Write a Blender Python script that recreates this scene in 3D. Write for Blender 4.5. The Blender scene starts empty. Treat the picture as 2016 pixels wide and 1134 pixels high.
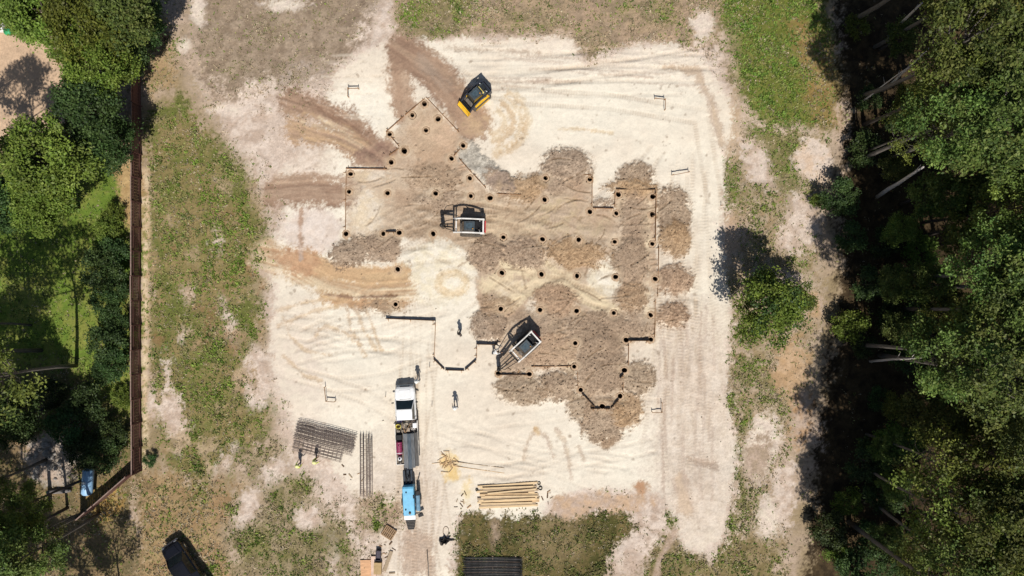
import bpy, bmesh, math, random
import numpy as np
from mathutils import Vector, Matrix, Quaternion

R = math.radians
SC = bpy.context.scene
COL = SC.collection

# ------------------------------------------------------------------ camera, sky, sun, exposure
CAM_H = 70.0
PPM = 20.0                                   # photo pixels per metre on the ground
cam_d = bpy.data.cameras.new("camera")
cam_d.sensor_width = 36.0
cam_d.lens = 36.0 * CAM_H / (2016 / PPM)
cam_d.clip_start = 0.5
cam_d.clip_end = 3000
cam = bpy.data.objects.new("camera", cam_d)
COL.objects.link(cam)
cam.location = (0, 0, CAM_H)
cam.rotation_euler = (0, 0, 0)
SC.camera = cam

SUN_EL, SHADOW_X = 54.0, -6.0                # elevation; shadows fall up the picture, a little to the left
world = bpy.data.worlds.new("World")
SC.world = world
world.use_nodes = True
wn = world.node_tree
wn.nodes.clear()
sky = wn.nodes.new("ShaderNodeTexSky")
sky.sky_type = 'NISHITA'
sky.sun_disc = False
sky.sun_elevation = R(SUN_EL)
sky.sun_rotation = R(180 + SHADOW_X)
bg = wn.nodes.new("ShaderNodeBackground")
bg.inputs[1].default_value = 0.06
wo = wn.nodes.new("ShaderNodeOutputWorld")
wn.links.new(sky.outputs[0], bg.inputs[0])
wn.links.new(bg.outputs[0], wo.inputs[0])

sd = bpy.data.lights.new("sun", 'SUN')
sd.energy = 4.6
sd.angle = R(0.53)
sd.color = (1.0, 0.95, 0.88)
sun = bpy.data.objects.new("sun", sd)
COL.objects.link(sun)
sun.rotation_euler = (R(90 - SUN_EL), 0, R(-SHADOW_X))
sun.location = (0, -60, 90)

SC.view_settings.view_transform = 'Standard'
SC.view_settings.look = 'None'
SC.view_settings.gamma = 1.0
SC.view_settings.exposure = 0.0
try:
    SC.view_settings.use_curve_mapping = False
except Exception:
    pass
SC.render.engine = 'CYCLES'
SC.cycles.max_bounces = 6
SC.cycles.diffuse_bounces = 3
SC.cycles.transparent_max_bounces = 6

# ------------------------------------------------------------------ helpers
def W(px, py, z=0.0):
    """photo pixel -> world point at height z"""
    k = (CAM_H - z) / CAM_H
    return ((px - 1008) / PPM * k, (567 - py) / PPM * k)

def lin(c):
    c = c / 255.0
    return c / 12.92 if c <= 0.04045 else ((c + 0.055) / 1.055) ** 2.4

def A(r, g, b, f=1.18):
    """albedo of a surface that reads as this sRGB value in full sun"""
    return (min(lin(r) / f, .82), min(lin(g) / f, .82), min(lin(b) / f, .82))

_mats = {}
def mat(name, col, rough=0.7, metal=0.0, var=0.18, scale=6.0, bump=0.0, spec=0.3, stretch=None, dirt=None):
    if name in _mats:
        return _mats[name]
    m = bpy.data.materials.new(name)
    m.use_nodes = True
    nt = m.node_tree
    b = nt.nodes["Principled BSDF"]
    b.inputs["Roughness"].default_value = rough
    b.inputs["Metallic"].default_value = metal
    b.inputs["Specular IOR Level"].default_value = spec
    tc = nt.nodes.new("ShaderNodeTexCoord")
    mp = nt.nodes.new("ShaderNodeMapping")
    if stretch:
        mp.inputs["Scale"].default_value = stretch
    nt.links.new(tc.outputs["Object"], mp.inputs[0])
    nz = nt.nodes.new("ShaderNodeTexNoise")
    nz.inputs["Scale"].default_value = scale
    nz.inputs["Detail"].default_value = 5
    nt.links.new(mp.outputs[0], nz.inputs["Vector"])
    rp = nt.nodes.new("ShaderNodeValToRGB")
    rp.color_ramp.elements[0].position = 0.3
    rp.color_ramp.elements[1].position = 0.7
    lo = tuple(max(0, c * (1 - var)) for c in col)
    hi = tuple(min(.95, c * (1 + var)) for c in col)
    if dirt:
        lo = tuple(c * (1 - var) + d * var for c, d in zip(col, dirt))
    rp.color_ramp.elements[0].color = (*lo, 1)
    rp.color_ramp.elements[1].color = (*hi, 1)
    nt.links.new(nz.outputs[0], rp.inputs[0])
    nt.links.new(rp.outputs[0], b.inputs["Base Color"])
    if bump:
        bp = nt.nodes.new("ShaderNodeBump")
        bp.inputs["Strength"].default_value = bump
        bp.inputs["Distance"].default_value = 0.03
        nt.links.new(nz.outputs[0], bp.inputs["Height"])
        nt.links.new(bp.outputs[0], b.inputs["Normal"])
    _mats[name] = m
    return m

def tag(o, label=None, cat=None, group=None, kind=None):
    if label: o["label"] = label
    if cat: o["category"] = cat
    if group: o["group"] = group
    if kind or label: o["kind"] = kind or "thing"
    return o

def empty(name, loc, rz=0.0, scale=1.0):
    o = bpy.data.objects.new(name, None)
    o.empty_display_size = 0.3
    COL.objects.link(o)
    o.location = loc
    o.rotation_euler = (0, 0, rz)
    o.scale = (scale,) * 3
    return o

def obj(name, me, parent=None, loc=None, rot=None, scale=None):
    o = bpy.data.objects.new(name, me)
    COL.objects.link(o)
    if parent: o.parent = parent
    if loc is not None: o.location = loc
    if rot is not None: o.rotation_euler = rot
    if scale is not None: o.scale = scale
    return o

class MB:
    def __init__(s):
        s.v, s.f, s.m, s.sm = [], [], [], []
    def add(s, vs, fs, mi=0, smooth=False):
        b = len(s.v)
        s.v += [tuple(p) for p in vs]
        for f in fs:
            s.f.append(tuple(b + i for i in f)); s.m.append(mi); s.sm.append(smooth)
        return s
    def box(s, c, d, rz=0.0, mi=0, taper=(1, 1), ry=0.0, rx=0.0, shift=(0, 0)):
        x, y, z = d[0] / 2, d[1] / 2, d[2] / 2
        P = [(-x, -y, -z), (x, -y, -z), (x, y, -z), (-x, y, -z)]
        P += [(-x * taper[0] + shift[0], -y * taper[1] + shift[1], z), (x * taper[0] + shift[0], -y * taper[1] + shift[1], z),
              (x * taper[0] + shift[0], y * taper[1] + shift[1], z), (-x * taper[0] + shift[0], y * taper[1] + shift[1], z)]
        M = Matrix.Rotation(rz, 3, 'Z') @ Matrix.Rotation(ry, 3, 'Y') @ Matrix.Rotation(rx, 3, 'X')
        C = Vector(c)
        return s.add([C + M @ Vector(p) for p in P],
                     [(0, 3, 2, 1), (4, 5, 6, 7), (0, 1, 5, 4), (1, 2, 6, 5), (2, 3, 7, 6), (3, 0, 4, 7)], mi)
    def bar(s, p0, p1, w, h, mi=0):
        a, b = Vector(p0), Vector(p1)
        d = (b - a); L = d.length; d = d / L
        up = Vector((0, 0, 1)) if abs(d.z) < 0.95 else Vector((1, 0, 0))
        sx = d.cross(up).normalized(); uz = sx.cross(d)
        P = []
        for q in (a, b):
            for i, j in ((-1, -1), (1, -1), (1, 1), (-1, 1)):
                P.append(q + sx * (i * w / 2) + uz * (j * h / 2))
        return s.add(P, [(0, 1, 2, 3), (7, 6, 5, 4), (0, 4, 5, 1), (1, 5, 6, 2), (2, 6, 7, 3), (3, 7, 4, 0)], mi)
    def tube(s, pts, rad, n=8, mi=0, cap=True, smooth=True, closed=False):
        pts = [Vector(p) for p in pts]
        if not hasattr(rad, '__len__'): rad = [rad] * len(pts)
        rings = []
        prev = None
        N = len(pts)
        for i, p in enumerate(pts):
            if closed:
                d = pts[(i + 1) % N] - pts[i - 1]
            else:
                d = pts[min(i + 1, N - 1)] - pts[max(i - 1, 0)]
            d.normalize()
            if prev is None:
                up = Vector((0, 0, 1)) if abs(d.z) < 0.9 else Vector((1, 0, 0))
                sx = d.cross(up).normalized()
            else:
                sx = (prev - d * prev.dot(d)).normalized()
            prev = sx
            uy = d.cross(sx)
            rings.append([p + (sx * math.cos(2 * math.pi * k / n) + uy * math.sin(2 * math.pi * k / n)) * rad[i] for k in range(n)])
        vs = [q for r in rings for q in r]
        fs = []
        for i in range(N if closed else N - 1):
            j = (i + 1) % N
            for k in range(n):
                fs.append((i * n + k, i * n + (k + 1) % n, j * n + (k + 1) % n, j * n + k))
        if cap and not closed:
            fs.append(tuple(range(n - 1, -1, -1)))
            fs.append(tuple((N - 1) * n + k for k in range(n)))
        return s.add(vs, fs, mi, smooth)
    def loft(s, rings, mi=0, cap=True, smooth=False):
        n = len(rings[0])
        vs = [q for r in rings for q in r]
        fs = []
        for i in range(len(rings) - 1):
            for k in range(n):
                fs.append((i * n + k, i * n + (k + 1) % n, (i + 1) * n + (k + 1) % n, (i + 1) * n + k))
        if cap:
            fs.append(tuple(range(n - 1, -1, -1)))
            fs.append(tuple((len(rings) - 1) * n + k for k in range(n)))
        return s.add(vs, fs, mi, smooth)
    def prism(s, poly, z0, z1, mi=0):
        n = len(poly)
        vs = [(p[0], p[1], z0) for p in poly] + [(p[0], p[1], z1) for p in poly]
        fs = [tuple(range(n - 1, -1, -1)), tuple(range(n, 2 * n))]
        fs += [(i, (i + 1) % n, n + (i + 1) % n, n + i) for i in range(n)]
        return s.add(vs, fs, mi)
    def side(s, poly, y0, y1, mi=0):
        """polygon in x,z extruded across y"""
        n = len(poly)
        vs = [(p[0], y0, p[1]) for p in poly] + [(p[0], y1, p[1]) for p in poly]
        fs = [tuple(range(n)), tuple(range(2 * n - 1, n - 1, -1))]
        fs += [(i, n + i, n + (i + 1) % n, (i + 1) % n) for i in range(n)]
        return s.add(vs, fs, mi)
    def ball(s, c, r, mi=0, n=10, m=6, sq=(1, 1, 1)):
        vs, fs = [], []
        for i in range(m + 1):
            th = math.pi * i / m
            for k in range(n):
                ph = 2 * math.pi * k / n
                vs.append((c[0] + r * sq[0] * math.sin(th) * math.cos(ph), c[1] + r * sq[1] * math.sin(th) * math.sin(ph), c[2] + r * sq[2] * math.cos(th)))
        for i in range(m):
            for k in range(n):
                fs.append((i * n + k, (i + 1) * n + k, (i + 1) * n + (k + 1) % n, i * n + (k + 1) % n))
        return s.add(vs, fs, mi, True)
    def mesh(s, name, mats, bevel=0.0, seg=1):
        me = bpy.data.meshes.new(name)
        me.from_pydata(s.v, [], s.f)
        for m in (mats if isinstance(mats, (list, tuple)) else [mats]):
            me.materials.append(m)
        me.polygons.foreach_set("material_index", s.m)
        me.polygons.foreach_set("use_smooth", s.sm)
        bm = bmesh.new(); bm.from_mesh(me)
        bmesh.ops.remove_doubles(bm, verts=bm.verts, dist=1e-5)
        bmesh.ops.recalc_face_normals(bm, faces=bm.faces)
        if bevel > 0:
            ed = [e for e in bm.edges if len(e.link_faces) == 2 and e.calc_face_angle(0) > 0.5]
            bmesh.ops.bevel(bm, geom=ed, offset=bevel, segments=seg, affect='EDGES', clamp_overlap=True, profile=0.6)
        bm.to_mesh(me); bm.free()
        me.update()
        return me
    def build(s, name, mats, parent=None, bevel=0.0, loc=None, rot=None, seg=1):
        return obj(name, s.mesh(name, mats, bevel, seg), parent, loc, rot)

# ------------------------------------------------------------------ noise
def _h(xi, yi, seed):
    h = (xi * 374761393 + yi * 668265263 + seed * 974634541) & 0xffffffff
    h = ((h ^ (h >> 13)) * 1274126177) & 0xffffffff
    h = ((h ^ (h >> 16)) * 2246822519) & 0xffffffff
    return ((h ^ (h >> 15)) & 0xffffff) / float(0xffffff)

def vn(x, y, seed=0):
    xi = np.floor(x).astype(np.int64); yi = np.floor(y).astype(np.int64)
    fx = x - xi; fy = y - yi
    fx = fx * fx * (3 - 2 * fx); fy = fy * fy * (3 - 2 * fy)
    a = _h(xi, yi, seed); b = _h(xi + 1, yi, seed); c = _h(xi, yi + 1, seed); d = _h(xi + 1, yi + 1, seed)
    return ((a + (b - a) * fx) * (1 - fy) + (c + (d - c) * fx) * fy) * 2 - 1

def fbm(x, y, o=4, seed=0, gain=0.5):
    t = 0; amp = 1; n = 0
    ca, sa = 0.8, 0.6
    for i in range(o):
        t = t + amp * vn(x, y, seed + i * 17)
        n += amp; amp *= gain
        x, y = (x * ca - y * sa) * 2.03 + 3.1, (x * sa + y * ca) * 2.03 - 1.7
    return t / n

def ss(a, b, x):
    t = np.clip((x - a) / (b - a), 0, 1)
    return t * t * (3 - 2 * t)

# ------------------------------------------------------------------ the ground: one sheet, painted soil by soil
def axis(a, b, step, far):
    f = np.arange(a, b + step / 2, step)
    out, s, p = [], step, b
    while p < far:
        s *= 1.35; p += s; out.append(p)
    out2, s, p = [], step, a
    while p > -far:
        s *= 1.35; p -= s; out2.append(p)
    return np.array(out2[::-1] + list(f) + out)

XS = axis(-53.5, 53.5, 0.1, 900)
YS = axis(-31.5, 31.5, 0.1, 900)
GX, GY = np.meshgrid(XS, YS)                  # [iy, ix]
NY, NX = GX.shape
PXX = GX * PPM + 1008                         # ground coordinates in photo pixels: only a unit of length (5 cm)
PYY = 567 - GY * PPM
N1 = fbm(GX * 0.13, GY * 0.13, 4, 1)
N2 = fbm(GX * 0.45, GY * 0.45, 4, 2)
N3 = fbm(GX * 1.5, GY * 1.5, 4, 3, .6)
N4 = fbm(GX * 4.5, GY * 4.5, 2, 4, .7)
NR = np.random.default_rng(5).uniform(-1, 1, GX.shape)
C = np.zeros(GX.shape + (3,))
Hh = np.zeros(GX.shape)
RO = np.full(GX.shape, 0.5)                   # roughness of the surface relief
GREEN = np.zeros(GX.shape); DRY = np.zeros(GX.shape); BRIGHT = np.zeros(GX.shape); TALL = np.zeros(GX.shape)

def win(x0, y0, x1, y1, pad=60):
    wx0, wy0 = W(x0 - pad, y1 + pad); wx1, wy1 = W(x1 + pad, y0 - pad)
    return (slice(max(np.searchsorted(YS, wy0), 0), min(np.searchsorted(YS, wy1) + 1, NY)),
            slice(max(np.searchsorted(XS, wx0), 0), min(np.searchsorted(XS, wx1) + 1, NX)))

def poly_sd(poly, sl):
    x, y = PXX[sl], PYY[sl]
    d = np.full(x.shape, 1e9); ins = np.zeros(x.shape, bool)
    n = len(poly)
    for i in range(n):
        ax, ay = poly[i]; bx, by = poly[(i + 1) % n]
        ex, ey = bx - ax, by - ay
        t = np.clip(((x - ax) * ex + (y - ay) * ey) / (ex * ex + ey * ey + 1e-9), 0, 1)
        d = np.minimum(d, (x - ax - t * ex) ** 2 + (y - ay - t * ey) ** 2)
        c = ((ay <= y) & (by > y)) | ((by <= y) & (ay > y))
        with np.errstate(divide='ignore', invalid='ignore'):
            xi = ax + (y - ay) / (by - ay if by != ay else 1e-9) * ex
        ins ^= c & (x < xi)
    d = np.sqrt(d)
    return np.where(ins, -d, d)

def rough_edge(sl, amp):
    return amp * (0.6 * N2[sl] + 0.8 * N3[sl] + 0.7 * N4[sl] + .3 * NR[sl])

def m_poly(poly, soft=6, amp=14, pad=60):
    xs = [p[0] for p in poly]; ys = [p[1] for p in poly]
    sl = win(min(xs), min(ys), max(xs), max(ys), pad)
    s = poly_sd(poly, sl) + rough_edge(sl, amp)
    return sl, 1 - ss(-soft, soft, s)

def m_blob(cx, cy, rx, ry, ang=0, soft=5, amp=9, pad=40):
    r = max(rx, ry)
    sl = win(cx - r, cy - r, cx + r, cy + r, pad)
    x = PXX[sl] - cx; y = PYY[sl] - cy
    a = R(ang); ca, sa = math.cos(a), math.sin(a)
    u = (x * ca + y * sa) / rx; v = (-x * sa + y * ca) / ry
    q = np.sqrt(u * u + v * v) + 1e-6
    s = (q - 1) * min(rx, ry) + rough_edge(sl, amp)
    return sl, 1 - ss(-soft, soft, s), q

def m_path(pts, w, soft=3, amp=5, pad=40):
    """distance to a polyline; also coordinates along (s) and across (t), in pixels"""
    xs = [p[0] for p in pts]; ys = [p[1] for p in pts]
    sl = win(min(xs), min(ys), max(xs), max(ys), pad + w)
    x, y = PXX[sl], PYY[sl]
    best = np.full(x.shape, 1e9); S = np.zeros(x.shape); T = np.zeros(x.shape)
    acc = 0
    for (ax, ay), (bx, by) in zip(pts[:-1], pts[1:]):
        ex, ey = bx - ax, by - ay; L = math.hypot(ex, ey)
        t = np.clip(((x - ax) * ex + (y - ay) * ey) / (L * L), 0, 1)
        dx, dy = x - ax - t * ex, y - ay - t * ey
        d = np.hypot(dx, dy)
        k = d < best
        best = np.where(k, d, best)
        S = np.where(k, acc + t * L, S)
        T = np.where(k, (dx * -ey + dy * ex) / L, T)
        acc += L
    m = 1 - ss(-soft, soft, best - w + rough_edge(sl, amp))
    return sl, m, S, T

def paint(sl, m, col, col2=None, fld=None, ro=None, op=1.0):
    c = np.array(col)
    if col2 is not None:
        f = ss(-0.45, 0.45, (N3 if fld is None else fld)[sl] if fld is None or fld.shape == GX.shape else fld)[..., None]
        c = c * (1 - f) + np.array(col2) * f
    mm = (m * op)[..., None]
    C[sl] = C[sl] * (1 - mm) + c * mm
    if ro is not None:
        RO[sl] = RO[sl] * (1 - m) + ro * m

def grow(sl, m, green=None, dry=None, bright=None):
    if green is not None: GREEN[sl] = np.maximum(GREEN[sl] * (1 - m), green * m)
    if dry is not None: DRY[sl] = np.maximum(DRY[sl] * (1 - m), dry * m)
    if bright is not None: BRIGHT[sl] = np.maximum(BRIGHT[sl] * (1 - m), bright * m)

def bare(sl, m):
    GREEN[sl] *= 1 - m; DRY[sl] *= 1 - m; BRIGHT[sl] *= 1 - m

ALL = (slice(0, NY), slice(0, NX))
SAND = A(241, 232, 214); SAND2 = A(232, 219, 200)
PINK = A(196, 174, 156); PINK2 = A(224, 207, 192)
TAN = A(185, 159, 134); TAN2 = A(202, 180, 156)
UMBER = A(157, 129, 109); UMBER2 = A(177, 149, 126)
MULCH = A(156, 132, 109); MULCH2 = A(179, 156, 131)
GREYM = A(176, 162, 146)
OCHRE = A(206, 176, 138); OCHRE2 = A(226, 206, 174)
SCRUB = A(136, 118, 98); SCRUB2 = A(160, 140, 118)
WEED = A(124, 116, 78); WEED2 = A(156, 138, 108)
LAWN = A(108, 132, 54); LAWN2 = A(142, 144, 74)
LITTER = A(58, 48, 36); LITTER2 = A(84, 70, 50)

# base: dry weedy soil everywhere
paint(ALL, np.ones(GX.shape), WEED2, PINK, N1 * .6 + N2 * .7)
DRY[:] = 0.25 * ss(-0.3, 0.5, N2); GREEN[:] = 0.12 * ss(0.0, 0.5, N2)
Hh += 0.25 * N1 + 0.05 * N2

# pinkish bare earth around the pad
sl, m = m_poly([(380, 30), (470, 0), (760, 0), (900, 60), (1100, 60), (1420, 30), (1470, 220), (1640, 260), (1600, 400), (1610, 560),
                (1590, 800), (1530, 900), (1545, 1060), (1400, 1134), (900, 1134), (700, 1134), (560, 900), (530, 760), (520, 560), (520, 430), (440, 260), (390, 160)], 20, 34)
paint(sl, m, PINK, PINK2, ro=.5); GREEN[sl] *= 1 - .7 * m
# scrub of dead weeds, top left
sl, m = m_poly([(405, -60), (745, -60), (735, 40), (690, 110), (640, 150), (600, 185), (520, 165), (440, 205), (380, 130), (372, 40)], 22, 30)
paint(sl, m, SCRUB, SCRUB2, ro=.7, op=.85); grow(sl, m * .75, green=.05, dry=.28)
for (x, y, rx, ry) in ((530, 60, 60, 40), (470, 130, 40, 30), (640, 20, 50, 30), (560, 150, 50, 30)):
    sl, m, q = m_blob(x, y, rx, ry, 0, 20, 18); grow(sl, m, green=.12, dry=.4)
for (x, y, rx, ry) in ((560, 10, 40, 14), (365, 90, 14, 12), (390, 20, 14, 30), (440, 215, 30, 10)):
    sl, m, q = m_blob(x, y, rx, ry, 0, 6, 10); paint(sl, m, PINK2, SAND2); bare(sl, m)
# top band: mauve dead growth with green clumps
sl, m = m_poly([(760, -60), (1450, -60), (1420, 80), (1370, 96), (1260, 84), (1190, 108), (1165, 126), (1135, 100), (1120, 72), (1010, 72), (930, 70), (860, 82), (790, 78), (765, 40)], 12, 20)
paint(sl, m, SCRUB2, TAN, ro=.6); grow(sl, m, green=.22, dry=.5)
for (x, y, rx, ry, d) in ((850, 30, 70, 48, .8), (900, 10, 40, 30, .8), (1030, 30, 60, 14, .35), (1080, 50, 30, 12, .4), (1230, 15, 30, 20, .4), (1300, 25, 40, 30, .45), (1010, 40, 40, 20, .3), (1150, 70, 40, 18, .15)):
    sl, m, q = m_blob(x, y, rx, ry, 0, 12, 14); grow(sl, m, green=d)
    paint(sl, m, WEED, WEED2, op=.6 * min(1, d * 1.4))
sl, m, q = m_blob(1383, 50, 22, 32, 10, 6, 10); paint(sl, m, SAND2, PINK2); bare(sl, m)
sl, m, q = m_blob(757, 40, 18, 60, 10, 8, 8); paint(sl, m, PINK2, PINK); bare(sl, m)
# strip of weeds along the left fence
sl, m = m_poly([(284, 330), (300, 235), (345, 195), (395, 240), (450, 310), (500, 360), (525, 430), (505, 560), (520, 640), (500, 720), (535, 800), (525, 860), (480, 905), (400, 970), (330, 935), (296, 800), (288, 600)], 18, 34)
paint(sl, m, A(112, 116, 62), A(164, 138, 104), N2 * .9 + N3 * .7, ro=.7); grow(sl, m, green=.7, dry=.3)
sl, m = m_poly([(277, 330), (296, 330), (294, 700), (290, 930), (277, 930)], 5, 8); paint(sl, m, A(196, 166, 132), OCHRE2); bare(sl, m * .85)
for (x, y, rx, ry, a) in ((340, 820, 26, 60, -15), (330, 740, 10, 28, 0), (376, 572, 16, 18, 30), (300, 800, 12, 34, 0), (452, 640, 8, 40, -20), (430, 460, 10, 30, 0), (360, 660, 8, 14, 0),
                          (505, 740, 30, 60, 0), (440, 915, 12, 34, 30)):
    sl, m, q = m_blob(x, y, rx, ry, a, 8, 14); paint(sl, m, PINK2, PINK); bare(sl, m)
rw = np.random.default_rng(55)
for k in range(46):
    x, y = rw.uniform(295, 525), rw.uniform(230, 950)
    sl, m, q = m_blob(x, y, rw.uniform(5, 20), rw.uniform(6, 26), rw.uniform(-30, 30), 7, 14)
    paint(sl, m, [A(176, 148, 114), A(150, 118, 84), A(196, 172, 142)][k % 3], WEED2, op=.8); bare(sl, m * .8); grow(sl, m, dry=.3)
for (x, y, rx, ry, d) in ((330, 90, 20, 30, .5), (340, 300, 40, 50, .35), (450, 330, 40, 30, .5), (400, 690, 60, 60, .4), (430, 780, 60, 60, .45), (350, 520, 40, 40, .3), (440, 560, 50, 40, .25), (330, 620, 40, 40, .4), (340, 470, 40, 40, .3), (400, 420, 60, 60, .25)):
    sl, m, q = m_blob(x, y, rx, ry, 0, 20, 22); grow(sl, m, green=d + .25)
# dry yellow-brown ground at the bottom left
sl, m = m_poly([(268, 935), (330, 925), (420, 960), (470, 960), (440, 1040), (470, 1160), (268, 1160)], 14, 24)
paint(sl, m, A(160, 132, 98), A(176, 150, 114), ro=.6); grow(sl, m, green=.2, dry=.5)
for (x, y, rx, ry) in ((430, 1110, 30, 40), (300, 960, 30, 20), (400, 970, 40, 30), (330, 1020, 14, 16), (450, 1010, 30, 40)):
    sl, m, q = m_blob(x, y, rx, ry, 0, 16, 18); grow(sl, m, green=.6)
# weeds at the bottom left of the pad
sl, m = m_poly([(470, 900), (545, 870), (560, 930), (620, 980), (690, 1030), (712, 1080), (700, 1160), (470, 1160), (440, 1050), (520, 990)], 16, 30)
paint(sl, m, A(150, 134, 104), A(178, 158, 134), ro=.7); grow(sl, m, green=.38, dry=.5)
for (x, y, rx, ry, a) in ((540, 935, 22, 34, 30), (610, 1020, 28, 30, 0), (490, 1000, 20, 40, 20), (640, 950, 50, 16, 20), (655, 1100, 14, 30, 0), (660, 905, 40, 20, 15)):
    sl, m, q = m_blob(x, y, rx, ry, a, 8, 14); paint(sl, m, PINK2, PINK); bare(sl, m)
for (x, y, rx, ry) in ((590, 960, 30, 20), (545, 985, 16, 30), (640, 1070, 50, 30), (560, 1090, 40, 20), (600, 1115, 30, 20), (505, 1075, 40, 40)):
    sl, m, q = m_blob(x, y, rx, ry, 0, 14, 16); grow(sl, m, green=.75); paint(sl, m, WEED, WEED2, op=.7)
# bright green corner, top right
sl, m = m_poly([(1420, -60), (1612, -60), (1612, 0), (1640, 80), (1652, 190), (1640, 262), (1570, 250), (1510, 262), (1468, 210), (1440, 150), (1425, 60)], 14, 24)
paint(sl, m, A(120, 116, 62), A(150, 132, 88), ro=.7); grow(sl, m, bright=.75, dry=.25, green=.3)
sl, m = m_poly([(1560, 40), (1640, 90), (1660, 250), (1610, 262), (1580, 170)], 20, 20); paint(sl, m, A(160, 126, 84), A(176, 146, 104), op=.8); BRIGHT[sl] *= 1 - .75 * m; grow(sl, m, dry=.5)
sl, m, q = m_blob(1440, 130, 16, 70, 0, 14, 12); paint(sl, m, SCRUB2, PINK, op=.7); BRIGHT[sl] *= 1 - .7 * m
# right margin between pad and forest
sl, m = m_poly([(1440, 230), (1640, 265), (1612, 400), (1610, 560), (1596, 760), (1560, 880), (1540, 1000), (1550, 1134), (1440, 1060), (1450, 900), (1430, 760), (1440, 600), (1425, 480), (1430, 320)], 14, 22)
paint(sl, m, A(160, 140, 108), PINK, ro=.6); grow(sl, m, green=.4, dry=.4)
for (x, y, rx, ry, a, g) in ((1440, 360, 16, 55, 0, .8), (1510, 270, 60, 22, 10, .6), (1540, 330, 30, 55, -25, .7), (1560, 290, 30, 30, 0, .5), (1470, 730, 26, 26, 30, .6), (1505, 755, 30, 16, 30, .5), (1440, 790, 12, 20, 0, .9), (1465, 835, 10, 22, 20, .9),
                             (1450, 885, 12, 20, 20, .9), (1456, 935, 10, 16, 0, .7), (1463, 990, 14, 20, 20, .7), (1445, 1030, 12, 20, 0, .6), (1325, 1022, 10, 14, 0, .9), (1500, 1000, 10, 8, 0, .6), (1440, 560, 14, 30, 0, .25), (1480, 650, 26, 26, 0, .35)):
    sl, m, q = m_blob(x, y, rx, ry, a, 8, 14); grow(sl, m, green=g, bright=g * .35); paint(sl, m, WEED, WEED2, op=.7)
for (x, y, rx, ry, a, c1, c2) in ((1600, 318, 36, 42, 0, PINK2, A(222, 196, 172)), (1575, 445, 40, 60, 10, PINK2, PINK), (1560, 735, 34, 60, 0, A(190, 158, 122), A(202, 172, 140)), (1575, 820, 18, 50, 10, A(186, 150, 112), PINK),
                                  (1560, 565, 40, 30, 0, PINK2, PINK), (1500, 880, 30, 70, 15, PINK2, SAND2), (1490, 905, 24, 40, 20, A(176, 156, 134), PINK), (1440, 250, 26, 60, 0, A(190, 166, 138), TAN2), (1490, 320, 20, 60, -20, PINK2, PINK), (1595, 600, 30, 26, 0, A(190, 160, 124), PINK),
                                  (1510, 1020, 26, 40, 0, PINK2, SAND2), (1545, 960, 20, 60, 0, PINK2, PINK), (1435, 470, 12, 50, 0, A(196, 168, 140), PINK)):
    sl, m, q = m_blob(x, y, rx, ry, a, 8, 16); paint(sl, m, c1, c2); bare(sl, m * .9)
# dark green block at the bottom centre
sl, m = m_poly([(905, 1004), (1000, 1000), (1075, 1008), (1120, 1022), (1165, 1006), (1235, 1004), (1250, 1040), (1205, 1080), (1185, 1180), (898, 1180), (896, 1050)], 6, 16)
paint(sl, m, A(84, 82, 46), A(124, 108, 72), ro=.8); grow(sl, m, green=.12, dry=.2); TALL[sl] = np.maximum(TALL[sl], .8 * m)
sl, m, q = m_blob(1090, 1060, 60, 50, 0, 20, 16); paint(sl, m, A(150, 130, 96), WEED2, op=.6); TALL[sl] *= 1 - .55 * m; grow(sl, m * .5, dry=.5)
sl, m, q = m_blob(975, 1040, 7, 40, 0, 6, 8); paint(sl, m, A(150, 128, 104), PINK, op=.7); TALL[sl] *= 1 - .8 * m
sl, m = m_poly([(1255, 1180), (1290, 1070), (1325, 1050), (1340, 1080), (1400, 1100), (1440, 1050), (1510, 1070), (1560, 1180)], 12, 22)
paint(sl, m, A(132, 118, 82), A(160, 140, 110), ro=.7); grow(sl, m, green=.55, dry=.4)
sl, m, S, T = m_path([(1330, 1045), (1300, 1100), (1285, 1160)], 6, 4, 6); paint(sl, m, A(170, 148, 124), PINK); bare(sl, m)
# left neighbour: lawn, sandy yard, shaded litter
sl, m = m_poly([(-80, 330), (120, 300), (250, 330), (276, 420), (276, 900), (120, 900), (-80, 760)], 14, 26)
paint(sl, m, LAWN, LAWN2, .7 * N2 + .7 * N3, ro=.5); bare(sl, m); grow(sl, m, bright=.28, dry=.1)
sl, m = m_poly([(-80, 740), (120, 720), (276, 830), (268, 1160), (-80, 1160)], 20, 40)
paint(sl, m, A(120, 108, 78), A(150, 126, 96), ro=.7); grow(sl, m, green=.2, dry=.3)
sl, m, q = m_blob(205, 990, 34, 40, 40, 10, 12); paint(sl, m, A(184, 146, 86), A(190, 160, 104)); grow(sl, m, dry=.6)
sl, m, q = m_blob(100, 905, 55, 50, 0, 10, 18); paint(sl, m, A(190, 178, 164), PINK); bare(sl, m)
sl, m = m_poly([(-80, 45), (60, 45), (120, 110), (150, 220), (110, 262), (40, 285), (-80, 300)], 8, 16)
paint(sl, m, A(214, 184, 154), A(202, 174, 146), ro=.5); bare(sl, m)
sl, m = m_poly([(225, 330), (276, 300), (276, 470), (245, 440)], 8, 12); paint(sl, m, A(178, 148, 104), A(196, 168, 122)); bare(sl, m); grow(sl, m, dry=.2)
sl, m = m_poly([(276, 60), (330, 30), (345, 160), (296, 190), (276, 170)], 10, 16); paint(sl, m, A(178, 150, 112), A(160, 136, 96), op=.8); grow(sl, m, dry=.4, green=.15)
# forest floor
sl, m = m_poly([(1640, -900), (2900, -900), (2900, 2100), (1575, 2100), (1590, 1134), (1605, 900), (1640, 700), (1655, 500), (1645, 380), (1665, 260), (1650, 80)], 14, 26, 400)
paint(sl, m, LITTER, LITTER2, ro=.8); bare(sl, m * .8)

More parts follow.
